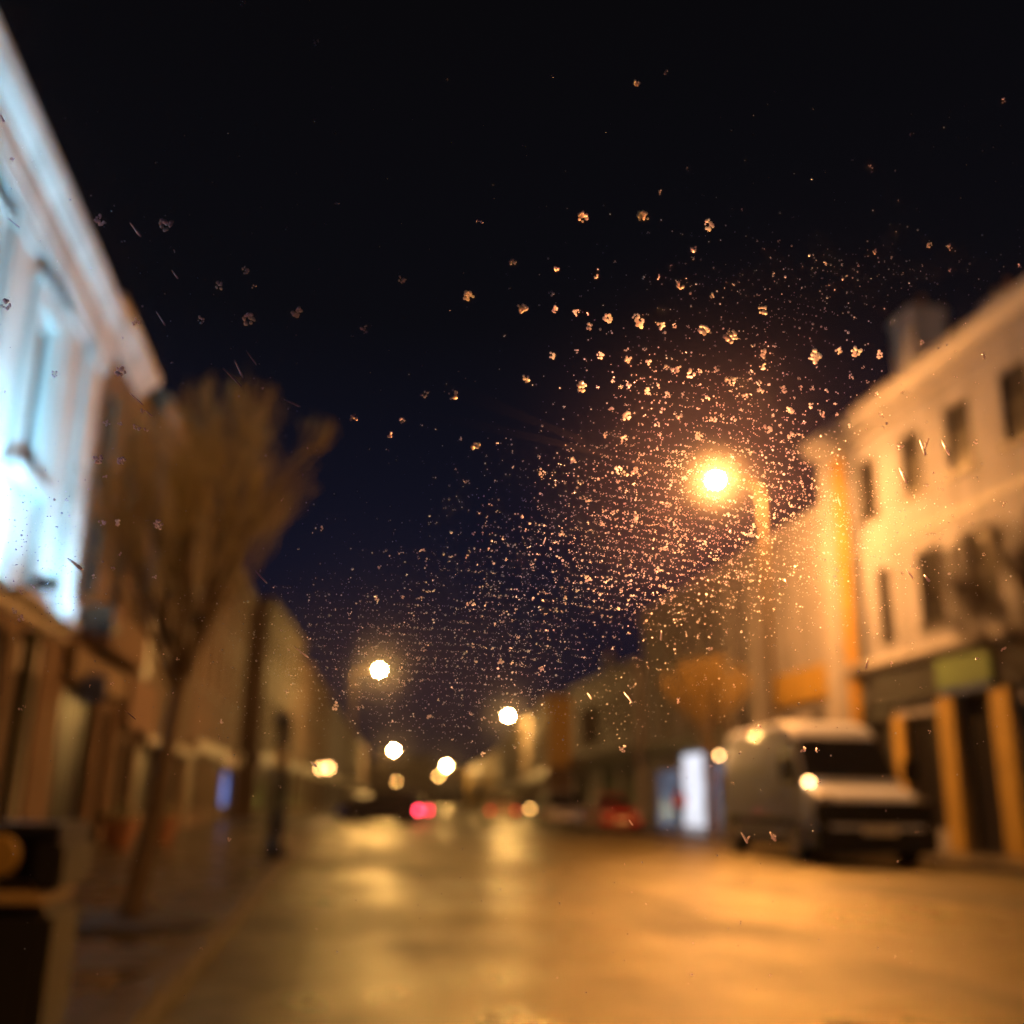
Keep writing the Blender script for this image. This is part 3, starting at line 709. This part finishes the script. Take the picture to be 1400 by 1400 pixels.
# ------------------------------------------------------------------ vehicles (front points to -y, origin at ground centre of the body)
def loft(secs):
    """secs: list of closed rings (same count) -> skin with end caps"""
    mb = MB(); n = len(secs[0]); vs = [p for s in secs for p in s]; fs = []
    for k in range(len(secs)-1):
        fs += [(k*n+i, k*n+(i+1) % n, (k+1)*n+(i+1) % n, (k+1)*n+i) for i in range(n)]
    fs += [tuple(range(n))[::-1], tuple(range((len(secs)-1)*n, len(secs)*n))]
    return mb.add(vs, fs)
def ring(y, w, zb, zt, wt=None, c=.12, n=4):
    """rounded rectangular cross-section in xz at station y"""
    wt = w if wt is None else wt; pts = []
    cs = [(w-c*.6, zb+c*.6, w, -90, c*.6), (wt-c, zt-c, wt, 0, c), (-wt+c, zt-c, -wt, 90, c), (-w+c*.6, zb+c*.6, -w, 180, c*.6)]
    for cx, cz, _, a0, r in cs:
        for i in range(n+1):
            a = R(a0+90*i/n); pts.append((cx+r*math.cos(a), y, cz+r*math.sin(a)))
    return pts
def add_bevel(o, wdt=.02, seg=2):
    md = o.modifiers.new('bevel', 'BEVEL'); md.width = wdt; md.segments = seg; md.limit_method = 'ANGLE'; md.angle_limit = R(35)
def wheel(parent, x, y, r, wd=.2):
    s = 1 if x > 0 else -1
    w_ = MB().lathe([(r*.62, -wd/2), (r*.94, -wd/2), (r, -wd/2+.03), (r, wd/2-.03), (r*.94, wd/2), (r*.62, wd/2)], (x, y, r), 24, 'x').build('tyre', M['tyre'], None, smooth=False)
    wh = tag(empty('wheel'), '', ''); del wh['label']; del wh['category']; wh.parent = parent
    w_.parent = wh
    rm = MB().lathe([(r*.1, 0), (r*.12, .02), (r*.5, -.02), (r*.62, .02), (r*.62, -.06)], (x+s*wd*.42, y, r), 20, 'x')
    rm.build('rim', M['rim'], wh)
def text_marks(parent, y, x0, x1, z0, z1, s=-1):
    """dark characters on the number plate, too blurred in the photo to read: plain strokes"""
    mb = MB(); n = 7; w_ = (x1-x0)/(n+1)
    for i in range(n):
        cx = x0+w_*(i+.75)+(w_*.3 if i > 2 else 0)
        mb.box(cx-w_*.28, cx-w_*.12, y-.004, y, z0, z1); mb.box(cx+w_*.1, cx+w_*.26, y-.004, y, z0, z1)
        mb.box(cx-w_*.12, cx+w_*.1, y-.0035, y, z1-.012, z1)
    return mb.build('characters', M['plate_text'], parent)

def make_van(loc, rz):
    v = tag(empty('van', loc, rz), 'white high roofed panel van parked on the right below the cream building', 'van')
    Hh = 2.62
    # body sections from front (y=-3) to rear (y=3): (y, half width, bottom, top, top half width)
    S = [(-3.02, .80, .42, .72, .76), (-2.97, .93, .34, 1.02, .88), (-2.85, .98, .32, 1.18, .90), (-2.45, 1.0, .32, 1.30, .88), (-2.18, 1.0, .32, 1.40, .86)]
    body = loft([ring(y, w_, zb, zt, wt, .10) for y, w_, zb, zt, wt in S] +
                [ring(y, w_, zb, zt, wt, .16) for y, w_, zb, zt, wt in [(-2.1, 1.0, .34, 1.46, .86), (-1.42, 1.01, .34, 2.30, .80), (-1.15, 1.01, .34, 2.52, .80), (-.7, 1.01, .34, Hh, .80), (0, 1.01, .34, Hh+.02, .80), (2.6, 1.01, .34, Hh, .80), (2.9, .99, .36, Hh-.06, .78), (2.98, .95, .42, Hh-.16, .74)]])
    body.build('body', M['white_car'], v, smooth=True).modifiers.new('edges', 'EDGE_SPLIT').split_angle = R(38)
    # windscreen follows the slope between (-2.13,1.46) and (-1.42,2.30)
    ws = MB(); ya, za, yb, zb = -2.09, 1.5, -1.44, 2.26
    ws.add([(-.84, ya-.03, za), (.84, ya-.03, za), (.74, yb-.05, zb), (-.74, yb-.05, zb), (-.84, ya+.02, za-.02), (.84, ya+.02, za-.02), (.74, yb, zb-.02), (-.74, yb, zb-.02)],
           [(0, 1, 2, 3), (4, 7, 6, 5), (0, 4, 5, 1), (1, 5, 6, 2), (2, 6, 7, 3), (3, 7, 4, 0)])
    ws.build('windscreen', M['glass'], v)
    for s in (-1, 1):
        sw = MB(); p = [(-1.95, 1.42), (-1.0, 1.42), (-1.0, 2.12), (-1.42, 2.12)]
        o = []
        for y, z in p:
            hw = 1.01-(z-.34)*(.21/2.2)*1.0
            o.append((s*(hw+.012), y, z))
        i_ = [(s*(abs(q[0])-.05), q[1], q[2]) for q in o]
        sw.add(o+i_, [(0, 1, 2, 3), (4, 7, 6, 5), (0, 4, 5, 1), (1, 5, 6, 2), (2, 6, 7, 3), (3, 7, 4, 0)])
        sw.build('side_window', M['glass'], v)
        mr = MB().box(s*1.05-(.06 if s > 0 else .16), s*1.05+(.16 if s > 0 else .06), -1.98, -1.88, 1.45, 1.85, .03).tube((s*.95, -1.9, 1.5), (s*1.05, -1.92, 1.55), .03, .03)
        mi = mr.build('mirror', M['black_plastic'], v)
        if s < 0: MB().lathe([(.05, -.03), (.055, 0), (.02, .03)], (s*.80, -2.16, 1.44), 12, 'z').build('amber_glint', M['amber_spot'], v)  # glowing disc stands in for a lamp reflection on the bonnet edge
        hl = MB(); hl.add([(s*.60, -3.0, .92), (s*.93, -2.93, .86), (s*.95, -2.86, 1.16), (s*.72, -2.93, 1.20), (s*.60, -2.92, .92), (s*.9, -2.8, .86), (s*.9, -2.75, 1.16), (s*.72, -2.8, 1.2)],
                          [(0, 1, 2, 3), (4, 7, 6, 5), (0, 4, 5, 1), (1, 5, 6, 2), (2, 6, 7, 3), (3, 7, 4, 0)])
        hl.build('headlight', M['lens'], v)
        MB().box(s*1.0-.02, s*1.0+.02, -1.6, 2.2, .62, .78, .01).build('side_moulding', M['black_plastic'], v)
        MB().box(s*.995-.02, s*.995+.02, -2.2, 2.6, .30, .46, .01).build('side_skirt', M['black_plastic'], v)
        dl = MB().box(s*.985-.02, s*.985+.035, -.98, -.86, 1.18, 1.22, .005); dl.build('door_handle', M['black_plastic'], v)
        MB().box(s*.9-.05, s*.9+.05, 2.95, 3.0, 1.0, 1.7, .01).build('tail_light', M['red_lens'], v)
    MB().box(-.72, .72, -3.045, -2.95, .70, 1.10, .03).build('grille', M['black_plastic'], v)
    MB().box(-1.0, 1.0, -3.07, -2.66, .24, .70, .06).box(-.985, .985, -3.035, -2.80, .66, 1.09, .05).build('bumper', M['black_plastic'], v)
    bl = MB()
    for z in (.78, .88, .98): bl.box(-.6, .6, -3.065, -3.047, z, z+.025)
    bl.build('grille_bar', M['black_plastic'], v)
    pl = MB().box(-.28, .28, -3.115, -3.09, .56, .69, .004).build('number_plate', M['plate'], v); text_marks(pl, -3.115, -.25, .25, .58, .67)
    MB().box(-.02, .02, -3.0, -2.0, 1.3, 1.34).build('bonnet_seam', M['black_plastic'], v) if False else None
    wp = MB()
    for s in (-1, 1): wp.tube((s*.5, -2.13, 1.49), (s*.1, -2.02, 1.60), .012, .012, 6)
    wp.build('wipers', M['black_plastic'], v)
    for x_ in (-.9, .9):
        for y_ in (-2.0, 1.75): wheel(v, x_, y_, .35, .24)
    for x_ in (-.985, .985):
        for y_ in (-2.0, 1.75):
            arch = MB(); n = 14; vs = []
            for i in range(n+1):
                a = math.pi*i/n
                for rr in (.40, .47): vs.append((x_*1.012, y_+rr*math.cos(a), .33+rr*math.sin(a)))
            arch.add(vs, [(2*i, 2*i+1, 2*i+3, 2*i+2) for i in range(n)]); arch.build('wheel_arch', M['black_plastic'], v)
    MB().box(-.985, -.93, 2.88, 2.95, 2.08, 2.15, .01).build('rear_amber_spot', M['amber_spot'], v)  # glowing amber spot added at the rear top corner
    return v
vn = make_van((10.45, 22.5, 0.0), R(-5)); vn.scale = (1.17, 1.17, 1.11)

def make_car(loc, rz, paint, label, head='lens', tail='red_lens', group='cars in the street', Lc=4.1, Hc=1.48, name='car'):
    c = tag(empty(name, loc, rz), label, 'car', group)
    h = Lc/2
    S = [(-h, .62, .40, .60, .60), (-h+.06, .78, .28, .72, .74), (-h+.35, .84, .22, .86, .80), (-h+1.0, .86, .20, .95, .80), (-h+1.15, .87, .20, .98, .78),
         (h-.75, .87, .20, 1.0, .78), (h-.15, .84, .22, .98, .74), (h-.03, .78, .30, .90, .70), (h, .66, .40, .80, .6)]
    loft([ring(y, w_, zb, zt, wt, .10) for y, w_, zb, zt, wt in S]).build('body', M[paint], c, smooth=True).modifiers.new('edges', 'EDGE_SPLIT').split_angle = R(40)
    G = [(-h+1.05, .74, .93, .99, .70), (-h+1.75, .74, .93, Hc-.06, .60), (-h+2.2, .74, .93, Hc, .58), (h-.9, .74, .93, Hc-.02, .58), (h-.35, .74, .93, Hc-.18, .58), (h-.08, .70, .93, 1.02, .64)]
    loft([ring(y, w_, zb, zt, wt, .05) for y, w_, zb, zt, wt in G]).build('glasshouse', M['glass'], c, smooth=True).modifiers.new('edges', 'EDGE_SPLIT').split_angle = R(40)
    loft([ring(y, w_, zb, zt, wt, .02) for y, w_, zb, zt, wt in [(-h+1.72, .58, Hc-.07, Hc-.03, .56), (-h+2.2, .59, Hc-.06, Hc+.02, .56), (h-.9, .59, Hc-.08, Hc, .56), (h-.36, .58, Hc-.2, Hc-.15, .55)]]).build('roof', M[paint], c, smooth=False)
    for s in (-1, 1):
        MB().box(s*.62-.13, s*.62+.13, -h-.01, -h+.16, .58, .74, .03).build('headlight', M[head], c)
        MB().box(s*.66-.1, s*.66+.1, h-.1, h+.015, .56, .74, .02).build('tail_light', M[tail], c)
        MB().box(s*.9-.06, s*.9+.08, -h+1.25, -h+1.33, .96, 1.08, .02).build('mirror', M['black_plastic'], c)
        for y_ in (-h+.8, h-.75): wheel(c, s*.76, y_, .31, .19)
    for yy, s_ in ((-h-.012, -1), (h+.012, 1)):
        MB().box(-.25, .25, yy-.006, yy+.006, .42, .53).build('number_plate', M['plate'], c)
    MB().box(-.45, .45, -h-.008, -h+.05, .55, .66, .01).build('grille', M['black_plastic'], c)
    return c
make_car((1.15, 61.0, 0), R(180), 'dark_car', 'dark car parked at the left kerb, left of the braking car')
make_car((2.0, 50.0, .03), R(247), 'dark_car', 'dark car turning across the left side with bright red tail lights', tail='tail_red')
make_car((8.6, 57.0, .03), R(176), 'pale_car', 'pale car driving away in the middle of the street, its roof lit orange', tail='tail_dim')
make_car((10.9, 52.5, .0), R(0), 'silver_car', 'pale silver car parked on the right beyond the red car', Hc=1.75, Lc=4.4)
make_car((11.15, 43.2, .0), R(0), 'red_car', 'red car parked at the right kerb near the bright doorway')
make_car((2.7, 92.0, .03), R(38), 'dark_car', 'oncoming car far down the left side with yellow headlights', head='head_yellow')
make_car((14.3, 79.0, .0), R(5), 'dark_car', 'car parked far on the right with amber lights', head='head_amber')

# ------------------------------------------------------------------ person in front of the bright doorway
def make_person(loc, rz):
    p = tag(empty('person', loc, rz), 'person in a red coat and dark trousers walking by the bright doorway', 'person')
    vs = [(0, 0, .92), (0, 0, 1.15), (0, 0, 1.38), (0, -.01, 1.5), (0, -.02, 1.58),
          (.19, 0, 1.40), (.25, .03, 1.13), (.24, -.08, .90), (-.19, 0, 1.40), (-.25, -.03, 1.13), (-.24, -.14, .92),
          (.10, 0, .86), (.11, -.16, .48), (.11, -.08, .09), (.11, -.22, .05), (-.10, 0, .86), (-.11, .10, .48), (-.11, .28, .12), (-.11, .17, .05)]
    es = [(0, 1), (1, 2), (2, 3), (3, 4), (2, 5), (5, 6), (6, 7), (2, 8), (8, 9), (9, 10), (0, 11), (11, 12), (12, 13), (13, 14), (0, 15), (15, 16), (16, 17), (17, 18)]
    rr = [.15, .135, .15, .055, .055, .07, .05, .035, .07, .05, .035, .095, .065, .045, .035, .095, .065, .045, .035]
    def skin(name, idx, infl, mt_):
        mp = {k: i for i, k in enumerate(idx)}
        me = bpy.data.meshes.new(name); me.from_pydata([vs[i] for i in idx], [(mp[a], mp[b_]) for a, b_ in es if a in mp and b_ in mp], [])
        o = bpy.data.objects.new(name, me); col.objects.link(o); o.parent = p
        sk = o.modifiers.new('skin', 'SKIN'); sk.use_smooth_shade = True
        for i, k in enumerate(idx): o.data.skin_vertices[0].data[i].radius = (rr[k]+infl, (rr[k]+infl)*.8)
        o.data.skin_vertices[0].data[0].use_root = True
        o.modifiers.new('sub', 'SUBSURF').levels = 1; o.modifiers['sub'].render_levels = 2
        me.materials.append(M[mt_]); return o
    skin('body', list(range(19)), 0, 'skin')
    skin('trousers', [0, 11, 12, 13, 15, 16, 17], .018, 'dark_cloth')
    skin('coat', [0, 1, 2, 5, 6, 7, 8, 9, 10], .028, 'red_coat')
    hd = MB().lathe([(.02, -.13), (.06, -.115), (.085, -.05), (.095, .02), (.09, .07), (.06, .115), (.015, .13)], (0, -.03, 1.70), 14); hd.build('head', M['skin'], p, smooth=True)
    fc = MB().tube((0, -.12, 1.70), (0, -.145, 1.675), .008, .014, 6); fc.build('nose', M['skin'], p)
    hr = MB().lathe([(.10, -.02), (.108, .03), (.1, .09), (.065, .13), (.01, .145)], (0, -.012, 1.70), 14); hr.build('hair', M['hair'], p, smooth=True)
    return p
make_person((13.55, 41.2, PZ), R(-60))

# ------------------------------------------------------------------ windscreen between the camera and the street
tilt = R(5)
ws = tag(empty('windscreen'), 'rain spotted glass windscreen that the street is seen through', 'windscreen')
wm = Matrix.Identity(4)
ax = _R.copy(); up = (_U*math.cos(tilt) - _D*math.sin(tilt)).normalized(); nn = ax.cross(up)      # nn points back to the viewer
c0 = CAM + _D*GLASS_D
for i in range(3): wm[i][0] = ax[i]; wm[i][1] = up[i]; wm[i][2] = nn[i]; wm[i][3] = c0[i]
ws.matrix_world = wm
gm = bpy.data.materials.new('windscreen_glass'); gm.use_nodes = True; t = gm.node_tree; t.nodes.clear()
# mostly clear, with a faint greasy film that scatters light a few degrees forward
o_ = t.nodes.new('ShaderNodeOutputMaterial'); tr_ = t.nodes.new('ShaderNodeBsdfTransparent'); tr_.inputs[0].default_value = (.985, .985, .985, 1)
def lobe(ior, rough, c):
    q = t.nodes.new('ShaderNodeBsdfRefraction'); q.inputs['IOR'].default_value = ior; q.inputs['Roughness'].default_value = rough; q.inputs['Color'].default_value = (*c, 1); return q
f1 = lobe(1.03, .8, (1, .95, .95)); f2 = lobe(1.12, .9, (.75, .62, 1))
m1 = t.nodes.new('ShaderNodeMixShader'); m1.inputs[0].default_value = .5; t.links.new(f1.outputs[0], m1.inputs[1]); t.links.new(f2.outputs[0], m1.inputs[2])
m2 = t.nodes.new('ShaderNodeMixShader'); m2.inputs[0].default_value = .0085; t.links.new(tr_.outputs[0], m2.inputs[1]); t.links.new(m1.outputs[0], m2.inputs[2])
t.links.new(m2.outputs[0], o_.inputs[0])
MB().box(-.72, .72, -.33, .45, -.0015, .0015).build('pane', gm, ws)
fr = MB()
for a in ((-.75, .75, .45, .48), (-.75, .75, -.36, -.33), (-.75, -.72, -.33, .45), (.72, .75, -.33, .45)): fr.box(a[0], a[1], a[2], a[3], -.004, .004)
fr.build('frame', M['black_plastic'], ws)

# faint smears left by the wiper on the inner face
sm_ = gm.copy(); sm_.name = 'wiper_smear_film'
for q in sm_.node_tree.nodes:
    if q.type == 'MIX_SHADER' and q.inputs[0].default_value < .2: q.inputs[0].default_value = .012
def smear(p0, p1, bow, w0, label):
    mb = MB(); vs = []; n = 24; nl = 6; K_ = GLASS_D/F
    for i in range(n+1):
        t_ = i/n; cx = p0[0]+(p1[0]-p0[0])*t_; cy = p0[1]+(p1[1]-p0[1])*t_-bow*math.sin(math.pi*t_)
        ww = w0*(.25+.75*math.sin(math.pi*min(1, t_*1.1+.02))**.6) if t_ < .9 else w0*.4
        vs += [((cx-700)*K_, (700-cy-ww/2)*K_, .0019), ((cx-700)*K_, (700-cy+ww/2)*K_, .0019)]
    mb.add(vs, [(2*i, 2*i+1, 2*i+3, 2*i+2) for i in range(n)])
    tag(mb.build('wiper_smear', sm_), label, 'smear').matrix_world = wm
smear((300, 425), (800, 605), 8, 26, 'faint broad smear slanting across the dark sky towards the largest street lamp')
smear((430, 540), (900, 640), 6, 12, 'thin faint smear lower in the dark sky beside the broad one')
# raindrops lie on the outer face of the pane (local z just below -.0015)
wa = bpy.data.materials.new('raindrop_water'); wa.use_nodes = True; t = wa.node_tree; t.nodes.clear()
o_ = t.nodes.new('ShaderNodeOutputMaterial'); rf = t.nodes.new('ShaderNodeBsdfRefraction'); rf.inputs['IOR'].default_value = 1.33; rf.inputs['Roughness'].default_value = .42; rf.inputs['Color'].default_value = (.90, .76, 1.0, 1)
tp = t.nodes.new('ShaderNodeBsdfTransparent'); mx = t.nodes.new('ShaderNodeMixShader'); mx.inputs[0].default_value = .22
t.links.new(rf.outputs[0], mx.inputs[1]); t.links.new(tp.outputs[0], mx.inputs[2]); t.links.new(mx.outputs[0], o_.inputs[0])
wf = wa.copy(); wf.name = 'dim_rain_water'  # dimmer copy for specks away from the largest lamp
for q in wf.node_tree.nodes:
    if q.type == 'MIX_SHADER': q.inputs[0].default_value = .45
    if q.type == 'BSDF_REFRACTION': q.inputs['Color'].default_value = (.66, .68, 1.0, 1); q.inputs['Roughness'].default_value = .42
rnd = random.Random(21)
PX = GLASS_D/F
ZO = -.0017
def cap(mb, u, v, r, hgt, n=7, squash=1.0, rot=0.0, ir=.13):
    """dome of water: rim, two rings and a top, pointing out of the car"""
    vs = []; ph = rnd.uniform(0, 6.28)
    wob = [1+rnd.uniform(-ir, ir) for _ in range(n)]
    for rr, hh in ((1, 0), (.8, .5), (.42, .88)):
        for i in range(n):
            a = ph+2*math.pi*i/n; x_ = math.cos(a)*r*rr*wob[i]*squash; y_ = math.sin(a)*r*rr*wob[i]
            vs.append((u+x_*math.cos(rot)-y_*math.sin(rot), v+x_*math.sin(rot)+y_*math.cos(rot), ZO-hgt*hh))
    vs.append((u, v, ZO-hgt))
    fs = []
    for k in (0, 1): fs += [(k*n+i, k*n+(i+1) % n, (k+1)*n+(i+1) % n, (k+1)*n+i) for i in range(n)]
    fs += [(2*n+i, 2*n+(i+1) % n, 3*n) for i in range(n)]
    mb.add(vs, fs)
def uv(px, py):
    return (px-700)*PX, (700-py)*PX/math.cos(tilt)*1.0
LA, LB, LC = (979, 655), (520, 915), (697, 978)
def arc(px):               # rows of drops left by the wiper run in shallow arcs
    return .10*(px-700)+.00016*(px-700)**2
def zone(px, py):
    dA = math.hypot(px-LA[0], py-LA[1])
    if py < 300: return 'high', 'high on the dark sky part of the windscreen'
    if px < 480 and py < 860: return 'left', 'on the left windscreen over tree and floodlit building'
    if dA < 150: return 'lamp', 'close around the glow of the largest street lamp'
    if py < 655 and px > 860: return 'row', 'in the rows above the glow of the largest street lamp'
    if py < 760 and px > 480 and px <= 860: return 'mid', 'in the dark middle sky, left of the largest street lamp'
    if px > 860 and py < 800: return 'right', 'over the cream building on the right'
    if py < 1020: return 'band', 'in the dense band just above the far street lamps'
    return 'low', 'on the lower windscreen over the wet road and the vehicles'
singles = []; fine = MB(); fine_b = MB()
def big_drop(px, py, rpx, grains=None):
    """one raindrop: a lumpy dome of several merging bulges"""
    u, v = uv(px, py); r = rpx*PX; mb = MB()
    g = grains if grains is not None else max(1, int(rpx*1.7))
    if g <= 1: cap(mb, u, v, r, r*.42, 9)
    else:
        for i in range(g):
            a = rnd.uniform(0, 6.28); q = math.sqrt(rnd.random())*r*.8
            rr = r*rnd.uniform(.16, .36)
            cap(mb, u+math.cos(a)*q, v+math.sin(a)*q, rr, rr*.5, 6)
    singles.append((rpx, px, py, mb, 'drop'))
def streak(px, py, ln, ang, wpx):
    u, v = uv(px, py); mb = MB(); d = (math.cos(ang), math.sin(ang)); L_ = ln*PX; w_ = wpx*PX
    cap(mb, u, v, L_*.5, w_*.3, 14, w_/L_*.8, ang-math.pi/2, .10)
    cap(mb, u+d[0]*L_*.3, v+d[1]*L_*.3, L_*.26, w_*.4, 10, w_/L_*1.9, ang-math.pi/2, .15)
    if wpx > 3: cap(mb, u+d[0]*L_*.44, v+d[1]*L_*.44, w_*.45, w_*.3, 9)
    singles.append((99+ln, px, py, mb, 'streak'))
# larger drops read off the photograph's glass
for px, py, r_ in ((714, 423, 9), (758, 427, 6), (788, 430, 6), (831, 438, 8), (873, 443, 9), (903, 447, 7), (921, 449, 4), (938, 449, 3), (960, 452, 9), (996, 463, 10), (1039, 427, 8),
                   (1043, 487, 7), (1110, 488, 11), (1168, 482, 8), (1199, 487, 7), (875, 304, 9), (965, 315, 8), (945, 347, 6), (814, 382, 4), (876, 384, 3), (897, 384, 4), (928, 395, 7), (970, 407, 5),
                   (719, 520, 7), (754, 487, 6), (788, 484, 4), (819, 488, 6), (857, 493, 6), (886, 497, 6), (922, 508, 7), (943, 513, 7), (955, 511, 5), (978, 507, 5), (998, 522, 8), (1024, 519, 4), (1040, 533, 6), (1072, 533, 6), (1094, 531, 4), (1109, 532, 4), (1129, 535, 4),
                   (795, 530, 9), (838, 520, 5), (858, 528, 5), (883, 537, 6), (911, 540, 6), (932, 543, 4), (967, 546, 5), (1080, 562, 7), (1107, 556, 5), (1124, 567, 5), (1143, 568, 4), (835, 560, 5), (857, 570, 8), (904, 562, 5), (928, 571, 6), (897, 582, 5), (1050, 587, 7), (1082, 597, 6), (1002, 575, 5),
                   (830, 595, 5), (852, 600, 6), (955, 598, 7), (784, 631, 6), (845, 642, 6), (868, 644, 6), (737, 625, 4), (700, 640, 3), (760, 370, 5), (700, 365, 6), (640, 410, 8), (620, 540, 8), (650, 610, 7), (549, 575, 5), (484, 572, 6), (500, 452, 7), (410, 430, 9), (343, 440, 9), (553, 385, 7), (655, 310, 7), (795, 305, 8),
                   (147, 309, 8), (235, 315, 10), (305, 395, 7), (278, 440, 6), (340, 375, 7), (190, 443, 6), (15, 420, 9), (167, 510, 9), (132, 627, 8), (167, 632, 8), (141, 653, 4), (136, 716, 6), (157, 716, 6), (212, 718, 8), (146, 579, 5), (165, 580, 4), (187, 586, 6), (200, 588, 4), (148, 780, 4), (120, 790, 4), (158, 758, 4),
                   (1188, 350, 4), (1262, 340, 5), (1211, 357, 3), (1290, 375, 3), (1196, 540, 4), (1256, 470, 4), (1230, 610, 6), (1265, 610, 5), (1060, 335, 3), (1122, 365, 4), (1145, 367, 3), (1108, 380, 3), (440, 78, 5), (345, 30, 5), (716, 210, 3), (865, 130, 6),
                   (453, 972, 7), (582, 987, 5), (660, 990, 4), (668, 994, 4), (577, 892, 4), (545, 757, 3), (576, 755, 4), (616, 760, 4), (638, 762, 4), (694, 734, 3), (727, 775, 4), (517, 777, 4), (548, 818, 4), (572, 818, 4), (640, 828, 4), (862, 800, 4), (900, 780, 5), (830, 797, 4), (850, 810, 4),
                   (300, 1165, 5), (235, 905, 3), (18, 848, 6), (8, 838, 5), (35, 805, 4), (20, 812, 4), (1350, 905, 4), (1385, 893, 5), (1285, 1010, 4), (1130, 1035, 4), (1035, 1163, 4), (1070, 1160, 5), (980, 1060, 3), (1010, 1083, 3)):
    big_drop(px+rnd.uniform(-1, 1), py+rnd.uniform(-1, 1), r_)
# elongated drops and streaks
for px, py, ln, a, w_ in ((193, 320, 24, -52, 4), (224, 438, 22, -58, 2.5), (245, 380, 14, -55, 2.5), (318, 516, 34, -45, 3), (328, 505, 26, -65, 3), (345, 490, 24, -55, 2), (400, 552, 24, -25, 3), (187, 546, 24, -42, 2.5), (204, 566, 12, -40, 2.5),
                          (95, 772, 26, -38, 5), (352, 790, 24, -48, 2.5), (20, 175, 12, -60, 4), (30, 312, 22, -38, 2), (1262, 612, 24, -68, 4), (1293, 612, 24, -60, 4), (1268, 606, 16, -110, 3), (1236, 650, 24, -62, 4), (1150, 686, 14, -70, 3), (1250, 786, 16, -50, 3), (1274, 792, 12, -50, 4), (907, 872, 14, -88, 3),
                          (1029, 1162, 18, -60, 4), (1069, 1160, 16, -55, 5), (862, 960, 20, -50, 3), (868, 1140, 10, -55, 3), (405, 895, 26, -38, 2.5), (420, 1055, 12, -40, 4), (808, 958, 12, -55, 3), (1195, 912, 14, -100, 4), (745, 740, 10, -110, 2), (165, 985, 20, -40, 2)):
    streak(px, py, ln, R(a), w_)
# medium drops following the arcs
def dens_mid(px, py):
    dA = math.hypot((px-LA[0])*.9, py-LA[1]-40)
    d = 1.0*math.exp(-(dA/170)**2) + .25*math.exp(-(dA/320)**2)
    d += .55*math.exp(-((py-905)/70)**2)*math.exp(-((px-620)/190)**2)
    d += .35*math.exp(-((py-960)/60)**2)*math.exp(-((px-600)/180)**2)
    return d + (.02 if py > 1000 else .035)
while sum(1 for s in singles) < 760:
    py = rnd.uniform(40, 1330); px = rnd.uniform(-10, 1410)
    if rnd.random() > dens_mid(px, py): continue
    if rnd.random() < .85: py = round((py-arc(px))/19)*19+arc(px)+rnd.gauss(0, 2.2)
    big_drop(px, py, min(6, 1.7+rnd.expovariate(1/1.0)))
# fine mist
def dens_fine(px, py):
    dA = math.hypot(px-LA[0], py-LA[1])
    d = .9*math.exp(-((py-(700+.05*(px-900)))/75)**2)*math.exp(-((px-980)/230)**2)
    d += .75*math.exp(-((py-790)/70)**2)*math.exp(-((px-860)/260)**2)
    d += .85*math.exp(-((py-880)/65)**2)*math.exp(-((px-560)/200)**2)
    d += .5*math.exp(-((py-960)/60)**2)*math.exp(-((px-640)/250)**2)
    d += .55*math.exp(-(dA/150)**2)
    d += .22*math.exp(-((py-400)/60)**2)*math.exp(-((px-1100)/170)**2)
    d += .25*math.exp(-((py-800)/60)**2)*math.exp(-((px-40)/60)**2)
    d += .12*math.exp(-((py-720)/80)**2)*math.exp(-((px-40)/50)**2)
    return min(1, d)+.012
n_f = 0
while n_f < 13500:
    py = rnd.uniform(150, 1400); px = rnd.uniform(-20, 1420)
    if rnd.random() > dens_fine(px, py): continue
    if rnd.random() < .74: py = round((py-arc(px))/10.5)*10.5+arc(px)+rnd.gauss(0, 1.6)
    u, v = uv(px, py); r = (.42+rnd.expovariate(1/.30))*PX*(.85 if py > 760 and px < 860 else 1.0); r = min(r, 2.0*PX)
    dA = math.hypot(px-LA[0], py-LA[1]); bright = rnd.random() < 1.3*math.exp(-(dA/240)**2) or rnd.random() < .15  # lamp glow painted in: specks near it get the brighter water
    cap(fine_b if bright else fine, u, v, r*(1.05 if bright else 1), r*.5, 6); n_f += 1
singles.sort(key=lambda s: -s[0])
nfaint = len(fine.f)
fine.add(fine_b.v, fine_b.f)
for rpx, px, py, mb_, kind_ in singles[300:]: fine.add(mb_.v, mb_.f)
mist = fine.build('rain_mist', [wf, wa], smooth=True)
mist.data.polygons.foreach_set('material_index', [0 if i < nfaint else 1 for i in range(len(mist.data.polygons))])
tag(mist, 'countless fine specks of rain misting the windscreen', 'raindrops', kind='stuff').matrix_world = wm
for rpx, px, py, mb_, kind_ in singles[:300]:
    key, where = zone(px, py)
    size = 'wide' if rpx >= 7 else 'small'
    if kind_ == 'streak': nm, lab, cat, grp = 'rain_streak', 'thin rain streak '+where, 'rain streak', 'rain streaks '+where
    else: nm, lab, cat, grp = 'raindrop', size+' raindrop '+where, 'raindrop', size+' raindrops '+where
    us = [p_[0] for p_ in mb_.v]; vs_ = [p_[1] for p_ in mb_.v]; cu, cv = sum(us)/len(us), sum(vs_)/len(vs_)
    mb_.v = [(a-cu, b_-cv, c_) for a, b_, c_ in mb_.v]
    o = tag(mb_.build(nm, wa, smooth=True), lab, cat, grp)
    o.matrix_world = wm @ Matrix.Translation((cu, cv, 0))
print('singles', len(singles))
